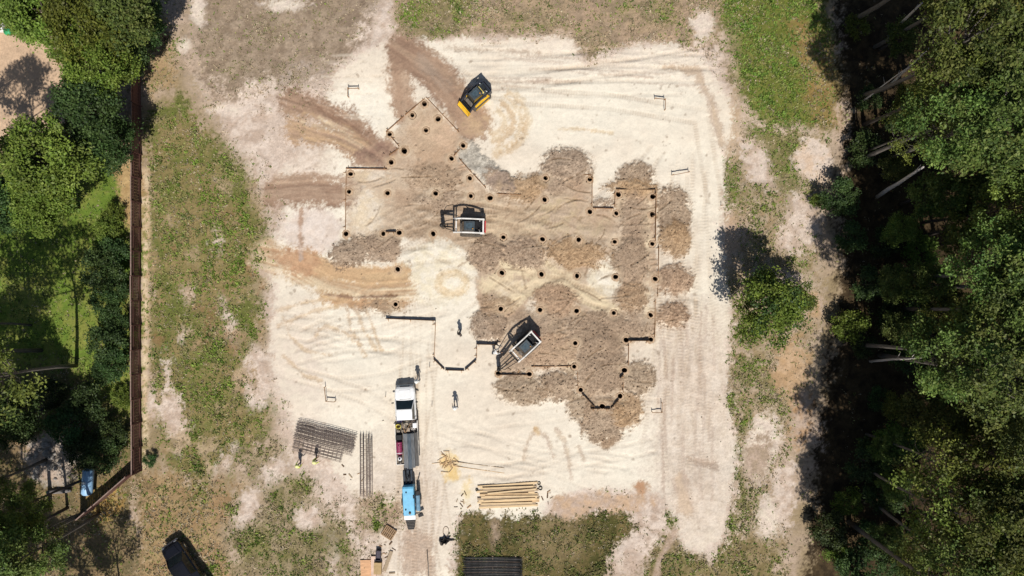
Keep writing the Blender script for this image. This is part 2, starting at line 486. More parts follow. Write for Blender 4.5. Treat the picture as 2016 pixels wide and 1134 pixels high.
# ---- the sand pad
PAD = [(590, 300), (600, 240), (640, 190), (665, 145), (700, 112), (760, 84), (830, 82), (900, 76), (1000, 80), (1075, 74), (1125, 78), (1140, 112), (1165, 126), (1195, 108), (1260, 90),
       (1330, 90), (1385, 112), (1415, 165), (1440, 205), (1440, 262), (1422, 300), (1424, 400), (1418, 480), (1424, 540), (1440, 620), (1428, 690), (1424, 760), (1440, 830), (1452, 890),
       (1440, 960), (1428, 1010), (1415, 1062), (1385, 1086), (1352, 1078), (1332, 1010), (1296, 965), (1235, 972), (1160, 966), (1085, 984), (1066, 1020), (1040, 1016), (930, 1004),
       (902, 1012), (892, 1060), (886, 1180), (775, 1180), (745, 1060), (715, 1000), (690, 960), (640, 900), (590, 850), (560, 790), (540, 720), (534, 640), (545, 570), (530, 520), (560, 430), (545, 350)]
sl, m = m_poly(PAD, 7, 16)
paint(sl, m, SAND, SAND2, N1 * .8 + N2 * .4, ro=.14); bare(sl, m)
PADM = np.zeros(GX.shape); PADM[sl] = m
sl, m, q = m_blob(1370, 850, 90, 230, 0, 40, 30); paint(sl, m * PADM[sl], PINK2, PINK, op=.6); RO[sl] += .25 * m
sl, m, q = m_blob(1290, 120, 220, 40, 5, 30, 20); paint(sl, m * PADM[sl], PINK2, SAND2, op=.5); RO[sl] += .2 * m
sl, m, q = m_blob(1130, 210, 220, 60, 0, 40, 20); paint(sl, m, A(240, 232, 214), SAND, op=.8)
sl, m, q = m_blob(600, 260, 60, 110, 0, 30, 24); paint(sl, m, PINK2, PINK, op=.8); RO[sl] += .2 * m
sl, m, q = m_blob(590, 740, 50, 120, 0, 30, 24); paint(sl, m, PINK2, SAND2, op=.5)
sl, m, q = m_blob(790, 1000, 90, 130, 0, 40, 24); paint(sl, m, A(214, 196, 178), PINK2, op=.6); RO[sl] += .2 * m
sl, m, q = m_blob(690, 230, 60, 70, 40, 10, 12); paint(sl, m, A(240, 232, 216), SAND, ro=.15)
sl, m, q = m_blob(615, 455, 60, 48, 0, 8, 14); paint(sl, m, PINK2, A(230, 216, 204), ro=.3)
# dirty crusted specks along the north and east edge
for (x, y, rx, ry) in ((1100, 110, 90, 30), (1290, 150, 110, 50), (1340, 300, 60, 40), (1370, 760, 50, 180), (1340, 950, 80, 60), (560, 300, 50, 80), (930, 110, 90, 25), (1300, 190, 90, 30)):
    sl, m, q = m_blob(x, y, rx, ry, 0, 30, 20)
    sp = ss(.42, .62, N4[sl] * .6 + N3[sl] * .5 + NR[sl] * .12) * m
    paint(sl, sp, A(150, 134, 120), op=.75)

STRK = {}
def streaks(pts, w, c1, c2, soft=4, amp=8, fs=0.02, ft=0.28, seed=9, op=1.0, ro=.4, relief=.05, ends=True):
    """graded strip: bands of soil drawn out along the wheel or blade direction"""
    sl, m, S, T = m_path(pts, w, soft, amp)
    n = fbm(S * fs + .25 * N2[sl], T * ft * .5, 3, seed) * .75 + .3 * N3[sl]
    paint(sl, m, c1, c2, n, ro=ro, op=op)
    Hh[sl] += relief * m * n
    return sl, m

# brown topsoil pushed out of the tilted wing
streaks([(578, 200), (650, 225), (715, 270), (768, 312)], 26, UMBER, UMBER2, 10, 16, fs=.012, ft=.5, seed=11, ro=.45, relief=.08)
streaks([(585, 255), (660, 272), (720, 300), (762, 320)], 24, UMBER2, A(196, 166, 134), 9, 16, fs=.012, ft=.5, seed=12, relief=.08)
streaks([(600, 203), (690, 250), (755, 304)], 8, A(144, 114, 94), UMBER, 4, 7, seed=13, op=.8, relief=.08)
for pts, w, c in (([(600, 222), (680, 250), (740, 296)], 3, OCHRE), ([(595, 240), (670, 262), (735, 305)], 3, OCHRE2), ([(600, 270), (670, 288), (740, 316)], 4, OCHRE), ([(640, 280), (700, 305), (745, 322)], 2.5, UMBER), ([(630, 232), (690, 262)], 5, OCHRE2)):
    streaks(pts, w, c, UMBER2, 3, 5, fs=.012, ft=.5, seed=18, op=.75, relief=.06)
sl, m = m_poly([(690, 330), (700, 300), (745, 275), (768, 268), (788, 292), (764, 310), (762, 333)], 5, 7); paint(sl, m, A(150, 122, 106), UMBER2, ro=.4)
streaks([(785, 100), (790, 160), (800, 230)], 24, UMBER2, A(192, 166, 142), 9, 13, seed=14)
streaks([(795, 105), (850, 140), (905, 200), (930, 245)], 34, UMBER, UMBER2, 9, 12, seed=15)
streaks([(830, 120), (880, 170)], 12, A(176, 156, 138), UMBER2, 8, 8, seed=16, op=.7)
sl, m, q = m_blob(940, 240, 34, 28, -40, 8, 10); paint(sl, m, UMBER2, A(196, 168, 136))
sl, m, q = m_blob(815, 235, 20, 14, -40, 8, 8); paint(sl, m, UMBER2, TAN)
for r0 in (26, 42, 58, 70):                      # turning arcs of the tracked machine
    pts = [(968 + r0 * math.cos(R(a)), 240 + r0 * .95 * math.sin(R(a))) for a in range(-60, 85, 12)]
    streaks(pts, 7 if r0 != 58 else 5, OCHRE, OCHRE2, 5, 7, seed=20 + r0, op=.75, relief=.04)
# building footprint: levelled tan fill
FOOT = [(838, 194), (905, 264), (918, 286), (896, 308), (960, 376), (1025, 384), (1068, 346), (1166, 346), (1166, 410), (1210, 410), (1211, 374), (1290, 374), (1291, 480), (1294, 586), (1289, 668), (1236, 670),
        (1236, 722), (1222, 779), (1201, 800), (1166, 800), (1140, 764), (1132, 722), (985, 736), (985, 680), (945, 620), (930, 530), (830, 470), (790, 470), (780, 520), (690, 470), (682, 455), (684, 335), (764, 333), (787, 292), (767, 266)]
sl, m = m_poly(FOOT, 4, 5)
paint(sl, m, TAN, A(206, 186, 162), N2 * .8 + N3 * .3, ro=.5)
Hh[sl] += .05 * m
FOOTM = np.zeros(GX.shape); FOOTM[sl] = m
for (x, y, rx, ry, a, c1, c2, o) in ((850, 270, 50, 50, 45, A(196, 170, 142), A(206, 176, 148), .8), (720, 420, 36, 50, 0, SAND2, A(226, 208, 180), .9), (725, 345, 38, 14, 0, SAND2, OCHRE2, .8), (870, 330, 60, 40, 0, A(194, 164, 136), A(176, 152, 128), .7), (910, 340, 30, 40, 0, A(200, 166, 138), TAN2, .6),
                                      (1000, 440, 70, 30, -10, OCHRE2, A(200, 178, 150), .7), (1100, 420, 40, 30, 0, A(206, 186, 150), TAN2, .7), (1130, 450, 60, 16, 0, A(208, 190, 158), TAN2, .6), (1240, 395, 40, 14, 0, OCHRE2, A(206, 176, 150), .8),
                                      (1255, 450, 30, 30, 0, A(190, 160, 136), TAN, .5), (870, 460, 60, 24, 0, A(190, 168, 142), TAN, .6), (960, 400, 40, 14, 10, A(200, 172, 146), OCHRE2, .6)):
    sl, m, q = m_blob(x, y, rx, ry, a, 12, 14); paint(sl, m, c1, c2, op=o)
# bare sand left inside the footprint
for (x, y, rx, ry, a, c1, c2) in ((860, 540, 76, 66, 0, SAND, A(234, 222, 196)), (1190, 550, 34, 48, 15, A(232, 220, 196), SAND), (1010, 575, 34, 26, -30, A(228, 212, 186), OCHRE2), (1105, 690, 24, 60, -15, A(222, 202, 170), TAN2), (1272, 460, 8, 50, 0, A(226, 206, 178), OCHRE2), (1270, 600, 14, 40, 5, A(226, 212, 190), OCHRE2), (1060, 600, 24, 30, 20, OCHRE2, SAND2), (1250, 690, 26, 20, 0, SAND2, A(222, 206, 188))):
    sl, m, q = m_blob(x, y, rx, ry, a, 7, 11); paint(sl, m, c1, c2, ro=.25)
for pts, w in (([(990, 515), (1060, 545), (1110, 560), (1170, 600), (1210, 610)], 13), ([(1080, 520), (1120, 555), (1190, 595)], 12), ([(1000, 600), (1060, 560), (1100, 545)], 12), ([(960, 560), (1000, 545)], 14)):
    streaks(pts, w, OCHRE2, A(228, 210, 176), 6, 9, seed=w, ro=.3)
# the ring scuffed in the sand, and ochre wash around it
for r0, wd in ((24, 6), (31, 3)):
    pts = [(890 + r0 * 1.05 * math.cos(R(a)), 558 + r0 * .8 * math.sin(R(a))) for a in range(0, 361, 15)]
    streaks(pts, wd, OCHRE2, A(220, 192, 150), 4, 5, seed=40, op=.8, relief=.05)
# long swooping tracks on the left
streaks([(520, 505), (580, 520), (650, 560), (720, 575), (792, 572)], 28, A(192, 160, 128), OCHRE2, 11, 14, fs=.012, ft=.5, seed=41)
streaks([(600, 515), (660, 535), (720, 545), (790, 540)], 20, OCHRE, A(206, 172, 134), 6, 9, fs=.012, ft=.5, seed=42)
streaks([(640, 585), (700, 598), (790, 600)], 12, A(188, 150, 116), OCHRE, 5, 8, fs=.012, ft=.5, seed=43)
streaks([(640, 580), (690, 586), (780, 583)], 2.5, A(150, 116, 86), UMBER, 2, 3, seed=44, relief=.1)
sl, m, q = m_blob(585, 515, 42, 24, 10, 8, 12); paint(sl, m, A(190, 148, 116), A(206, 168, 134), op=.85)
streaks([(592, 410), (590, 460), (592, 510)], 3, A(190, 160, 138), PINK, 3, 4, seed=45)
streaks([(535, 380), (600, 376), (678, 380)], 28, UMBER, A(182, 156, 134), 11, 14, fs=.012, ft=.4, seed=46, relief=.07)
streaks([(545, 355), (620, 350), (680, 352)], 8, A(190, 164, 140), UMBER2, 6, 8, seed=47, op=.8)
for pts in ([(545, 612), (600, 596), (660, 585)], [(550, 640), (620, 612), (680, 600)], [(560, 625), (570, 660), (600, 690), (650, 700)], [(685, 610), (690, 650), (720, 700)], [(700, 605), (715, 650), (740, 690)], [(720, 605), (735, 650), (750, 690)], [(620, 660), (640, 640), (680, 655), (710, 680)], [(560, 700), (600, 740), (630, 750)]):
    streaks(pts, 3.5, A(216, 190, 154), A(204, 184, 164), 3, 5, seed=len(pts) + 50, op=.7, relief=.09)
# arcs in the sand, bottom centre
for pts in ([(1030, 905), (1038, 870), (1055, 845), (1075, 860), (1090, 900)], [(1095, 845), (1112, 870), (1120, 910), (1124, 940)], [(1140, 880), (1150, 905)]):
    streaks(pts, 3, A(204, 184, 158), PINK, 3, 5, seed=60, op=.65, relief=.08)
sl, m, q = m_blob(1057, 848, 8, 5, 60, 3, 3); paint(sl, m, OCHRE, OCHRE2)
streaks([(1100, 254), (1150, 254), (1205, 262)], 2.5, OCHRE2, OCHRE, 3, 4, seed=61, op=.8)
# rub marks and edge berms
for pts, w, c in (([(880, 95), (1000, 100), (1060, 104)], 3, A(190, 172, 152)), ([(1310, 130), (1370, 140), (1400, 200), (1420, 280)], 8, A(196, 172, 146)), ([(1360, 905), (1400, 915)], 7, A(190, 170, 150)), ([(1340, 945), (1345, 980), (1350, 1000)], 16, A(208, 184, 158)), ([(1365, 905), (1410, 920)], 5, A(180, 160, 142))):
    streaks(pts, w, c, PINK, 5, 8, seed=62, op=.75)
rs = np.random.default_rng(31)
for k in range(26):                              # faint straight wheel marks on the east side haul road
    x0 = 1300 + rs.uniform(0, 115); y0 = rs.uniform(600, 900)
    streaks([(x0, y0), (x0 + rs.uniform(-6, 6), y0 + rs.uniform(60, 160))], rs.uniform(1.2, 3.2), A(196, 178, 162), PINK, 2, 3, seed=70 + k, op=rs.uniform(.3, .6), relief=.05)
for k in range(16):
    y0 = 100 + rs.uniform(0, 90); x0 = rs.uniform(900, 1250)
    streaks([(x0, y0), (x0 + rs.uniform(60, 160), y0 + rs.uniform(-4, 10))], rs.uniform(1, 2.6), A(204, 188, 170), PINK, 2, 3, seed=100 + k, op=rs.uniform(.3, .6), relief=.04)
for k in range(14):
    x0 = rs.uniform(690, 760); y0 = rs.uniform(95, 240)
    streaks([(x0 - 60, y0), (x0 + 10, y0 + rs.uniform(-3, 3))], 1.2, A(222, 206, 184), SAND2, 2, 3, seed=120 + k, op=.5, relief=.03)
for k in range(30):                              # cracks and ruts across the tan fill
    x0 = rs.uniform(880, 1230); y0 = rs.uniform(385, 530); a = rs.uniform(-.7, .5); L = rs.uniform(30, 70)
    streaks([(x0, y0), (x0 + L * .5 * math.cos(a), y0 + L * .5 * math.sin(a)), (x0 + L * math.cos(a + .5), y0 + L * math.sin(a + .5))], 1.4, A(146, 122, 96), TAN, 1.5, 3, seed=140 + k, op=.6, relief=.12)

def treads(pts, gauge, w, op=.5, lug=5.0, col=None, relief=.05):
    sl, m, S, T = m_path(pts, gauge / 2 + w, 1.5, 1.0)
    b = 1 - ss(w * .5 - .8, w * .5 + .8, np.abs(np.abs(T) - gauge / 2) + .5 * N3[sl])
    l = .45 + .55 * np.sin(2 * math.pi * S / lug + .6 * N3[sl])
    k = b * m * (.45 + .55 * ss(-.5, .3, N2[sl] + .4 * N3[sl])) * (.35 + .65 * l)
    paint(sl, k, A(170, 148, 124) if col is None else col, op=op)
    Hh[sl] -= relief * k
rt = np.random.default_rng(77)
def wander(x, y, a, n, step, turn):
    p = [(x, y)]
    for _ in range(n):
        a += rt.uniform(-turn, turn); x += step * math.cos(a); y += step * math.sin(a); p.append((x, y))
    return p
for k in range(16): treads(wander(rt.uniform(1305, 1405), rt.uniform(300, 560), math.pi / 2 + rt.uniform(-.08, .08), 9, 45, .06), 28, 8, rt.uniform(.1, .28), 6)
for k in range(9): treads(wander(rt.uniform(850, 1000), rt.uniform(95, 175), rt.uniform(-.08, .1), 9, 45, .06), 28, 7, rt.uniform(.08, .18), 6)
for k in range(6): treads(wander(rt.uniform(860, 1000), rt.uniform(800, 960), rt.uniform(-.4, .3), 8, 40, .16), 26, 7, rt.uniform(.08, .2), 6)
for k in range(9): treads(wander(rt.uniform(560, 640), rt.uniform(610, 760), rt.uniform(-.4, .5), 7, 36, .2), 26, 7, rt.uniform(.1, .26), 6)
for k in range(16): treads(wander(rt.uniform(700, 1010), rt.uniform(350, 520), rt.uniform(-.5, .4), 6, 32, .2), 28, 8, rt.uniform(.25, .5), 6, A(140, 116, 92))
for k in range(12): treads(wander(rt.uniform(980, 1230), rt.uniform(400, 620), rt.uniform(-.7, .7), 5, 30, .25), 28, 8, rt.uniform(.2, .45), 6, A(142, 118, 94))
for k in range(7): treads(wander(rt.uniform(800, 850) , rt.uniform(600, 760), math.pi / 2 + rt.uniform(-.15, .15), 10, 40, .05), 34, 4.5, rt.uniform(.2, .4), 3)
for k in range(5): treads(wander(rt.uniform(820, 850), 1134, -math.pi / 2 + rt.uniform(-.1, .1), 5, 36, .08), 34, 5, rt.uniform(.3, .5), 3)
treads([(905, 640), (1000, 560), (1110, 560)], 28, 8, .4); treads([(945, 450), (1060, 440), (1180, 455)], 28, 8, .45); treads([(1065, 650), (1110, 600), (1130, 520)], 28, 8, .45)
treads([(945, 185), (880, 130), (800, 90), (760, 40)], 28, 9, .4); treads([(955, 175), (1030, 190), (1200, 200), (1380, 230), (1405, 380)], 28, 9, .4)
# small stains, footprints and blown litter on the sand
for k in range(420):
    x, y = rt.uniform(560, 1430), rt.uniform(85, 1080); r = rt.uniform(1.2, 3.4)
    sl, m, q = m_blob(x, y, r, r * rt.uniform(.5, 1), rt.uniform(0, 180), 1.2, 1.5, 8)
    paint(sl, m * PADM[sl], A(150, 130, 110), op=rt.uniform(.25, .7))

# spread dumps of coarse dark fill with crumbly edges: (cx, cy, rx, ry, angle, height)
DUMPS = [(1116, 325, 50, 34, 0, .28), (1080, 360, 40, 24, 0, .15), (1252, 350, 36, 30, 0, .26), (1248, 372, 52, 18, 0, .2), (1326, 420, 34, 52, 0, .3), (1328, 470, 32, 34, 0, .28), (1326, 550, 35, 28, 0, .32), (1323, 620, 32, 27, 0, .3),
         (1243, 586, 33, 30, -30, .22), (1240, 510, 34, 44, 0, .2), (1246, 440, 30, 56, 0, .15), (960, 500, 36, 32, 0, .26), (1032, 500, 46, 30, 10, .24), (1130, 498, 66, 30, 0, .22), (1188, 398, 22, 13, 0, .12), (964, 640, 36, 33, 0, .3), (1094, 592, 46, 32, 0, .2),
         (1060, 640, 50, 30, 0, .12), (1180, 650, 72, 40, 0, .18), (1255, 640, 30, 30, 0, .12), (1180, 720, 52, 60, 0, .2), (1080, 690, 60, 36, 0, .15), (1025, 765, 50, 30, 0, .32), (1102, 756, 38, 30, 0, .3), (1140, 800, 24, 28, 0, .2), (1190, 826, 46, 48, 0, .3),
         (1236, 806, 34, 36, 0, .26), (1256, 744, 32, 36, 0, .25), (690, 496, 46, 30, -20, .25), (752, 486, 36, 32, 0, .18), (1010, 710, 30, 28, 0, .12), (1030, 372, 40, 26, -20, .18), (755, 604, 40, 13, 0, .12), (980, 600, 30, 16, 0, .15), (870, 395, 50, 20, 0, .1), (860, 350, 60, 26, 0, .1)]
DUMPM = np.zeros(GX.shape)
for (x, y, rx, ry, a, h) in DUMPS:
    sl, m, q = m_blob(x, y, rx, ry, a, 4, 11)
    tn = np.array([(1, 1, 1), (1.06, 1.0, .92), (.95, .96, 1.0), (1.1, 1.02, .88), (.92, .92, .94), (1.05, .98, .95), (1.0, 1.03, 1.04)][(int(x) * 7 + int(y) * 3) % 7])
    paint(sl, m, np.array(MULCH if h > .2 else A(166, 142, 118)) * tn, np.array(MULCH2) * tn, N3 * .25 + N4 * .6 + NR * .6, ro=1.0, op=.92 if h > .15 else .75)
    DUMPM[sl] = np.maximum(DUMPM[sl], m); FOOTM[sl] = np.maximum(FOOTM[sl], m)
    rk = rs.uniform(0, math.pi); u_ = GX[sl] * math.cos(rk) + GY[sl] * math.sin(rk); v_ = -GX[sl] * math.sin(rk) + GY[sl] * math.cos(rk)
    gr_ = fbm(u_ * .9 + .3 * N2[sl], v_ * 4.2 + .5 * N3[sl], 3, 300 + int(x)); Hh[sl] += .042 * m * gr_; C[sl] *= (1 + .08 * m * gr_)[..., None]
    Hh[sl] += h * 1.25 * m * (.45 + .55 * np.clip(1 - q, 0, 1)) * (1 + .22 * N3[sl])
    ring = np.exp(-((q - 1.08) / .12) ** 2) * ss(.1, .5, N4[sl] + NR[sl] * .5)       # scattered crumbs past the edge
    paint(sl, ring * .5, MULCH, ro=None)
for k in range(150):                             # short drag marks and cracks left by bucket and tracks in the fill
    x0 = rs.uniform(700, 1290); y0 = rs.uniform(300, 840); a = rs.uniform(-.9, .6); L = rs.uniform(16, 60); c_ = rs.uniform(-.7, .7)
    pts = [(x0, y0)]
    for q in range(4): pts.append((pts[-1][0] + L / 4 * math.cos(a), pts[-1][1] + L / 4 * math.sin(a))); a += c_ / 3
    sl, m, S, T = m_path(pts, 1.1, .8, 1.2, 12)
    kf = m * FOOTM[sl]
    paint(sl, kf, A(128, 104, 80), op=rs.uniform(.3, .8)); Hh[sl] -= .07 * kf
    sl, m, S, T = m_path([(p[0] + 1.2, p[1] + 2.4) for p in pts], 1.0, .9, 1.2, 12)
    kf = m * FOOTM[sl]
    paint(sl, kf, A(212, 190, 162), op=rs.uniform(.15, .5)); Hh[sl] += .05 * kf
# greyer dump beside the tilted wing
sl, m = m_poly([(905, 292), (930, 280), (960, 312), (1000, 345), (1008, 378), (972, 380), (935, 345), (900, 310)], 5, 9); paint(sl, m, A(178, 170, 156), A(206, 198, 184), N3 * .8 + N4 * .5, ro=1.0); Hh[sl] += .2 * m * (1 + .4 * N3[sl])
sl, m, q = m_blob(985, 360, 34, 22, 30, 5, 9); paint(sl, m, A(164, 144, 128), MULCH2, ro=1.0); Hh[sl] += .15 * m
sl, m, q = m_blob(1195, 872, 18, 14, 0, 4, 7); paint(sl, m, MULCH, MULCH2, ro=1)
# sawdust and straw-coloured patches
for (x, y, rx, ry) in ((889, 936, 15, 13), (884, 910, 18, 22), (920, 966, 8, 18)):
    sl, m, q = m_blob(x, y, rx, ry, 0, 6, 7); paint(sl, m, A(232, 198, 130), A(232, 212, 168), op=.8)
sl, m = m_poly([(1090, 985), (1120, 972), (1180, 968), (1240, 968), (1290, 985), (1240, 1008), (1170, 1006), (1120, 1020), (1085, 1010)], 8, 14); paint(sl, m, A(206, 176, 146), PINK, ro=.5); bare(sl, m)
sl, m, q = m_blob(1262, 960, 16, 12, 0, 4, 6); paint(sl, m, A(190, 150, 118), TAN)
sl, m, q = m_blob(745, 1010, 50, 40, 0, 16, 16); paint(sl, m, A(176, 152, 128), TAN2, ro=.7); grow(sl, m, green=.3, dry=.4)
for (x, y) in ((750, 1000), (742, 1035), (760, 1015)):
    sl, m, q = m_blob(x, y, 10, 14, 0, 5, 6); grow(sl, m, green=.9)
sl, m = m_poly([(800, 1040), (850, 1050), (860, 1134), (790, 1134), (790, 1060)], 8, 12); paint(sl, m, A(198, 176, 156), A(186, 160, 138), ro=.6, op=.8)
sl, m, S, T = m_path([(280, 560), (360, 565), (520, 560)], 0.1, 1, 0)

GREEN *= .3 + .85 * ss(-.45, .3, .6 * N2 + .7 * N3 + .4 * N1)
# roots, leaf litter and seedlings tint the soil under the weeds
g_ = np.clip(GREEN, 0, 1) * ss(-.5, .3, N2 + .8 * N3)
C[:] = C * (1 - .7 * g_[..., None]) + np.array(A(118, 118, 62)) * .7 * g_[..., None]
b_ = np.clip(BRIGHT, 0, 1)
C[:] = C * (1 - .7 * b_[..., None]) + np.array(A(104, 122, 48)) * .7 * b_[..., None]
# coarse grain: small stones, clods, dry crust
C *= (1 + (.12 * N4 + .05 * N3 + .10 * NR) * (.12 + 1.1 * RO))[..., None]
C[:] = np.clip(C, .01, .85)
# relief
fine = .5 * N4 + .5 * NR * .6
Hh += RO * (.024 * N3 + .06 * fine) + .05 * N2 + .012 * N3 + .006 * fine
veg = np.clip(GREEN + DRY + BRIGHT, 0, 1)
Hh += veg * .05 * N3

# ---- drilled pier holes: (px, py, label)
HOLES = [
 (836, 205, "drilled hole in the top corner of the tilted square bay"), (812, 227, "drilled hole near the upper left board of the tilted bay, midway along"),
 (863, 235, "drilled hole near the upper right board of the tilted bay"), (839, 257, "drilled hole in the middle of the tilted square bay"),
 (767, 264, "drilled hole touching the left corner of the tilted bay"), (796, 297, "widest drilled hole, with a pale collar, at the lower left corner of the tilted bay"),
 (770, 319, "drilled hole just right of the short top board of the left bay"), (690, 342, "drilled hole in the top left corner of the left bay"),
 (687, 377, "drilled hole on the left board of the left bay, below the corner one"), (763, 380, "lone drilled hole in the brown strip in the middle of the left bay"),
 (858, 381, "drilled hole just above the auger of the upper white loader"), (889, 312, "drilled hole at the lower end of the short slanted board right of the tilted bay"),
 (912, 287, "drilled hole at the upper end of the slanted board right of the tilted bay"), (925, 351, "drilled hole left of the long slanted board beside the grey dump"),
 (927, 386, "drilled hole above the rear of the upper white loader"), (965, 390, "drilled hole at the lower end of the long slanted board"),
 (1074, 351, "drilled hole in the top row below the round dump, left one"), (1072, 393, "drilled hole below the left hole of the top row"),
 (1161, 353, "drilled hole in the top right corner under the round dump"), (1161, 417, "drilled hole under the left end of the notch board"),
 (1217, 383, "drilled hole at the left end of the top right board"), (1213, 420, "drilled hole under the right end of the notch board"),
 (1285, 387, "drilled hole in the top right corner of the building outline"), (1284, 422, "drilled hole on the right board, second from its top"),
 (681, 460, "drilled hole at the lower end of the left bay's side board"), (755, 460, "drilled hole at the left end of the short board left of the upper loader"),
 (786, 458, "drilled hole at the right end of the short board left of the upper loader"), (853, 460, "drilled hole just left of the upper white loader's auger"),
 (991, 467, "drilled hole right of the upper loader's red rear, first of its row"), (1068, 471, "drilled hole second in the row level with the upper loader"),
 (1139, 472, "drilled hole third in the row level with the upper loader"), (1210, 476, "drilled hole fourth in the row level with the upper loader"),
 (1284, 480, "drilled hole where the right side board steps outward"), (783, 530, "drilled hole at the end of the swooping ochre tracks"),
 (988, 537, "drilled hole left in the row crossed by pale slanting tracks"), (1066, 540, "drilled hole at the crossing of the pale slanting tracks"),
 (1136, 543, "drilled hole right of the pale track crossing"), (1212, 545, "drilled hole at the right edge of the oval bare sand patch"),
 (1289, 549, "drilled hole on the right board beside the upper of two round dumps"), (779, 599, "drilled hole above the long board at the porch's left"),
 (986, 608, "drilled hole on top of the round dump beside the porch"), (1063, 610, "drilled hole just above the lower loader's red rear"),
 (1135, 612, "drilled hole in the bottom full row, right of the loader"), (1208, 616, "drilled hole below the oval bare sand patch"),
 (1280, 620, "drilled hole on the right board beside the lower of two round dumps"), (1132, 675, "lone drilled hole in dark fill right of the lower loader"),
 (1232, 669, "drilled hole at the left end of the thick dark board at lower right"), (1281, 668, "drilled hole at the right end of the thick dark board at lower right"),
 (1042, 736, "drilled hole at the right end of the board below the lower loader"), (1130, 721, "drilled hole at the right end of the thin board right of the lower loader"),
 (981, 735, "drilled hole under the lower loader's auger"), (1143, 767, "drilled hole at the left corner of the lower bay window outline"),
 (1228, 728, "drilled hole at the top right corner of the lower bay window outline"), (1220, 779, "drilled hole at the right corner of the lower bay window outline"),
 (1185, 799, "drilled hole in the bottom board of the lower bay window outline")]
HR = 0.235
for (px, py, lab) in HOLES:
    r_ = 1.25 if 'widest' in lab else 1.0
    x0, y0 = W(px, py)
    sl = win(px, py, px, py, 30)
    d = np.hypot(GX[sl] - x0, GY[sl] - y0)
    base = float(np.mean(Hh[sl][d < .5]))
    f = 1 - ss(.5, .95, d)
    Hh[sl] = Hh[sl] * (1 - f) + base * f
    C[sl] = C[sl] * (1 - .22 * (f * ss(.2, .5, d))[..., None]) + np.array(OCHRE2) * .22 * (f * ss(.2, .5, d))[..., None]
    RO[sl] *= 1 - f * .7
PITS = [(W(px, py), 1.25 if 'widest' in lab else 1.0) for px, py, lab in HOLES]

Hbase = Hh.copy()
def gh(x, y):
    ix = np.clip(np.searchsorted(XS, x) - 1, 0, NX - 2); iy = np.clip(np.searchsorted(YS, y) - 1, 0, NY - 2)
    fx = (x - XS[ix]) / (XS[ix + 1] - XS[ix]); fy = (y - YS[iy]) / (YS[iy + 1] - YS[iy])
    return (Hbase[iy, ix] * (1 - fx) + Hbase[iy, ix + 1] * fx) * (1 - fy) + (Hbase[iy + 1, ix] * (1 - fx) + Hbase[iy + 1, ix + 1] * fx) * fy
def G(px, py, z=0.0):
    x, y = W(px, py)
    return (x, y, float(gh(x, y)) + z)
def fld(F, x, y):
    ix = np.clip(np.searchsorted(XS, x), 0, NX - 1); iy = np.clip(np.searchsorted(YS, y), 0, NY - 1)
    return F[iy, ix]

for (x0, y0), k in PITS:
    ix = slice(np.searchsorted(XS, x0 - .6), np.searchsorted(XS, x0 + .6)); iy = slice(np.searchsorted(YS, y0 - .6), np.searchsorted(YS, y0 + .6))
    d = np.hypot(GX[iy, ix] - x0, GY[iy, ix] - y0)
    Hh[iy, ix] = np.where(d < .33 * k, Hh[iy, ix] - 2.4, Hh[iy, ix])

def soil_material(name, attr=True):
    m = bpy.data.materials.new(name); m.use_nodes = True
    nt = m.node_tree; L = nt.links
    b = nt.nodes["Principled BSDF"]; b.inputs["Roughness"].default_value = .95; b.inputs["Specular IOR Level"].default_value = .08
    tc = nt.nodes.new("ShaderNodeTexCoord")
    at = nt.nodes.new("ShaderNodeAttribute"); at.attribute_name = "soil"
    n1 = nt.nodes.new("ShaderNodeTexNoise"); n1.inputs["Scale"].default_value = 6; n1.inputs["Detail"].default_value = 6; n1.inputs["Roughness"].default_value = .7
    n2 = nt.nodes.new("ShaderNodeTexNoise"); n2.inputs["Scale"].default_value = 2.2; n2.inputs["Detail"].default_value = 6; n2.inputs["Roughness"].default_value = .65
    for n in (n1, n2): L.new(tc.outputs["Object"], n.inputs["Vector"])
    # contrast follows the roughness carried in the attribute's alpha
    mr = nt.nodes.new("ShaderNodeMapRange"); mr.inputs[1].default_value = .25; mr.inputs[2].default_value = .75
    L.new(n1.outputs[0], mr.inputs[0])
    lo = nt.nodes.new("ShaderNodeMapRange"); lo.inputs[3].default_value = .97; lo.inputs[4].default_value = .62; L.new(at.outputs["Alpha"], lo.inputs[0])
    hi = nt.nodes.new("ShaderNodeMapRange"); hi.inputs[3].default_value = 1.05; hi.inputs[4].default_value = 1.30; L.new(at.outputs["Alpha"], hi.inputs[0])
    L.new(lo.outputs[0], mr.inputs[3]); L.new(hi.outputs[0], mr.inputs[4])
    mr2 = nt.nodes.new("ShaderNodeMapRange"); mr2.inputs[1].default_value = .3; mr2.inputs[2].default_value = .7; mr2.inputs[3].default_value = .93; mr2.inputs[4].default_value = 1.05
    L.new(n2.outputs[0], mr2.inputs[0])
    mu = nt.nodes.new("ShaderNodeMath"); mu.operation = 'MULTIPLY'; L.new(mr.outputs[0], mu.inputs[0]); L.new(mr2.outputs[0], mu.inputs[1])
    vm = nt.nodes.new("ShaderNodeVectorMath"); vm.operation = 'SCALE'; L.new(at.outputs["Color"], vm.inputs[0]); L.new(mu.outputs[0], vm.inputs["Scale"])
    L.new(vm.outputs[0], b.inputs["Base Color"])
    bp = nt.nodes.new("ShaderNodeBump"); bp.inputs["Distance"].default_value = .05
    ms = nt.nodes.new("ShaderNodeMapRange"); ms.inputs[3].default_value = .08; ms.inputs[4].default_value = .8; L.new(at.outputs["Alpha"], ms.inputs[0]); L.new(ms.outputs[0], bp.inputs["Strength"])
    L.new(n1.outputs[0], bp.inputs["Height"]); L.new(bp.outputs[0], b.inputs["Normal"])
    return m
SOIL = soil_material("soil")

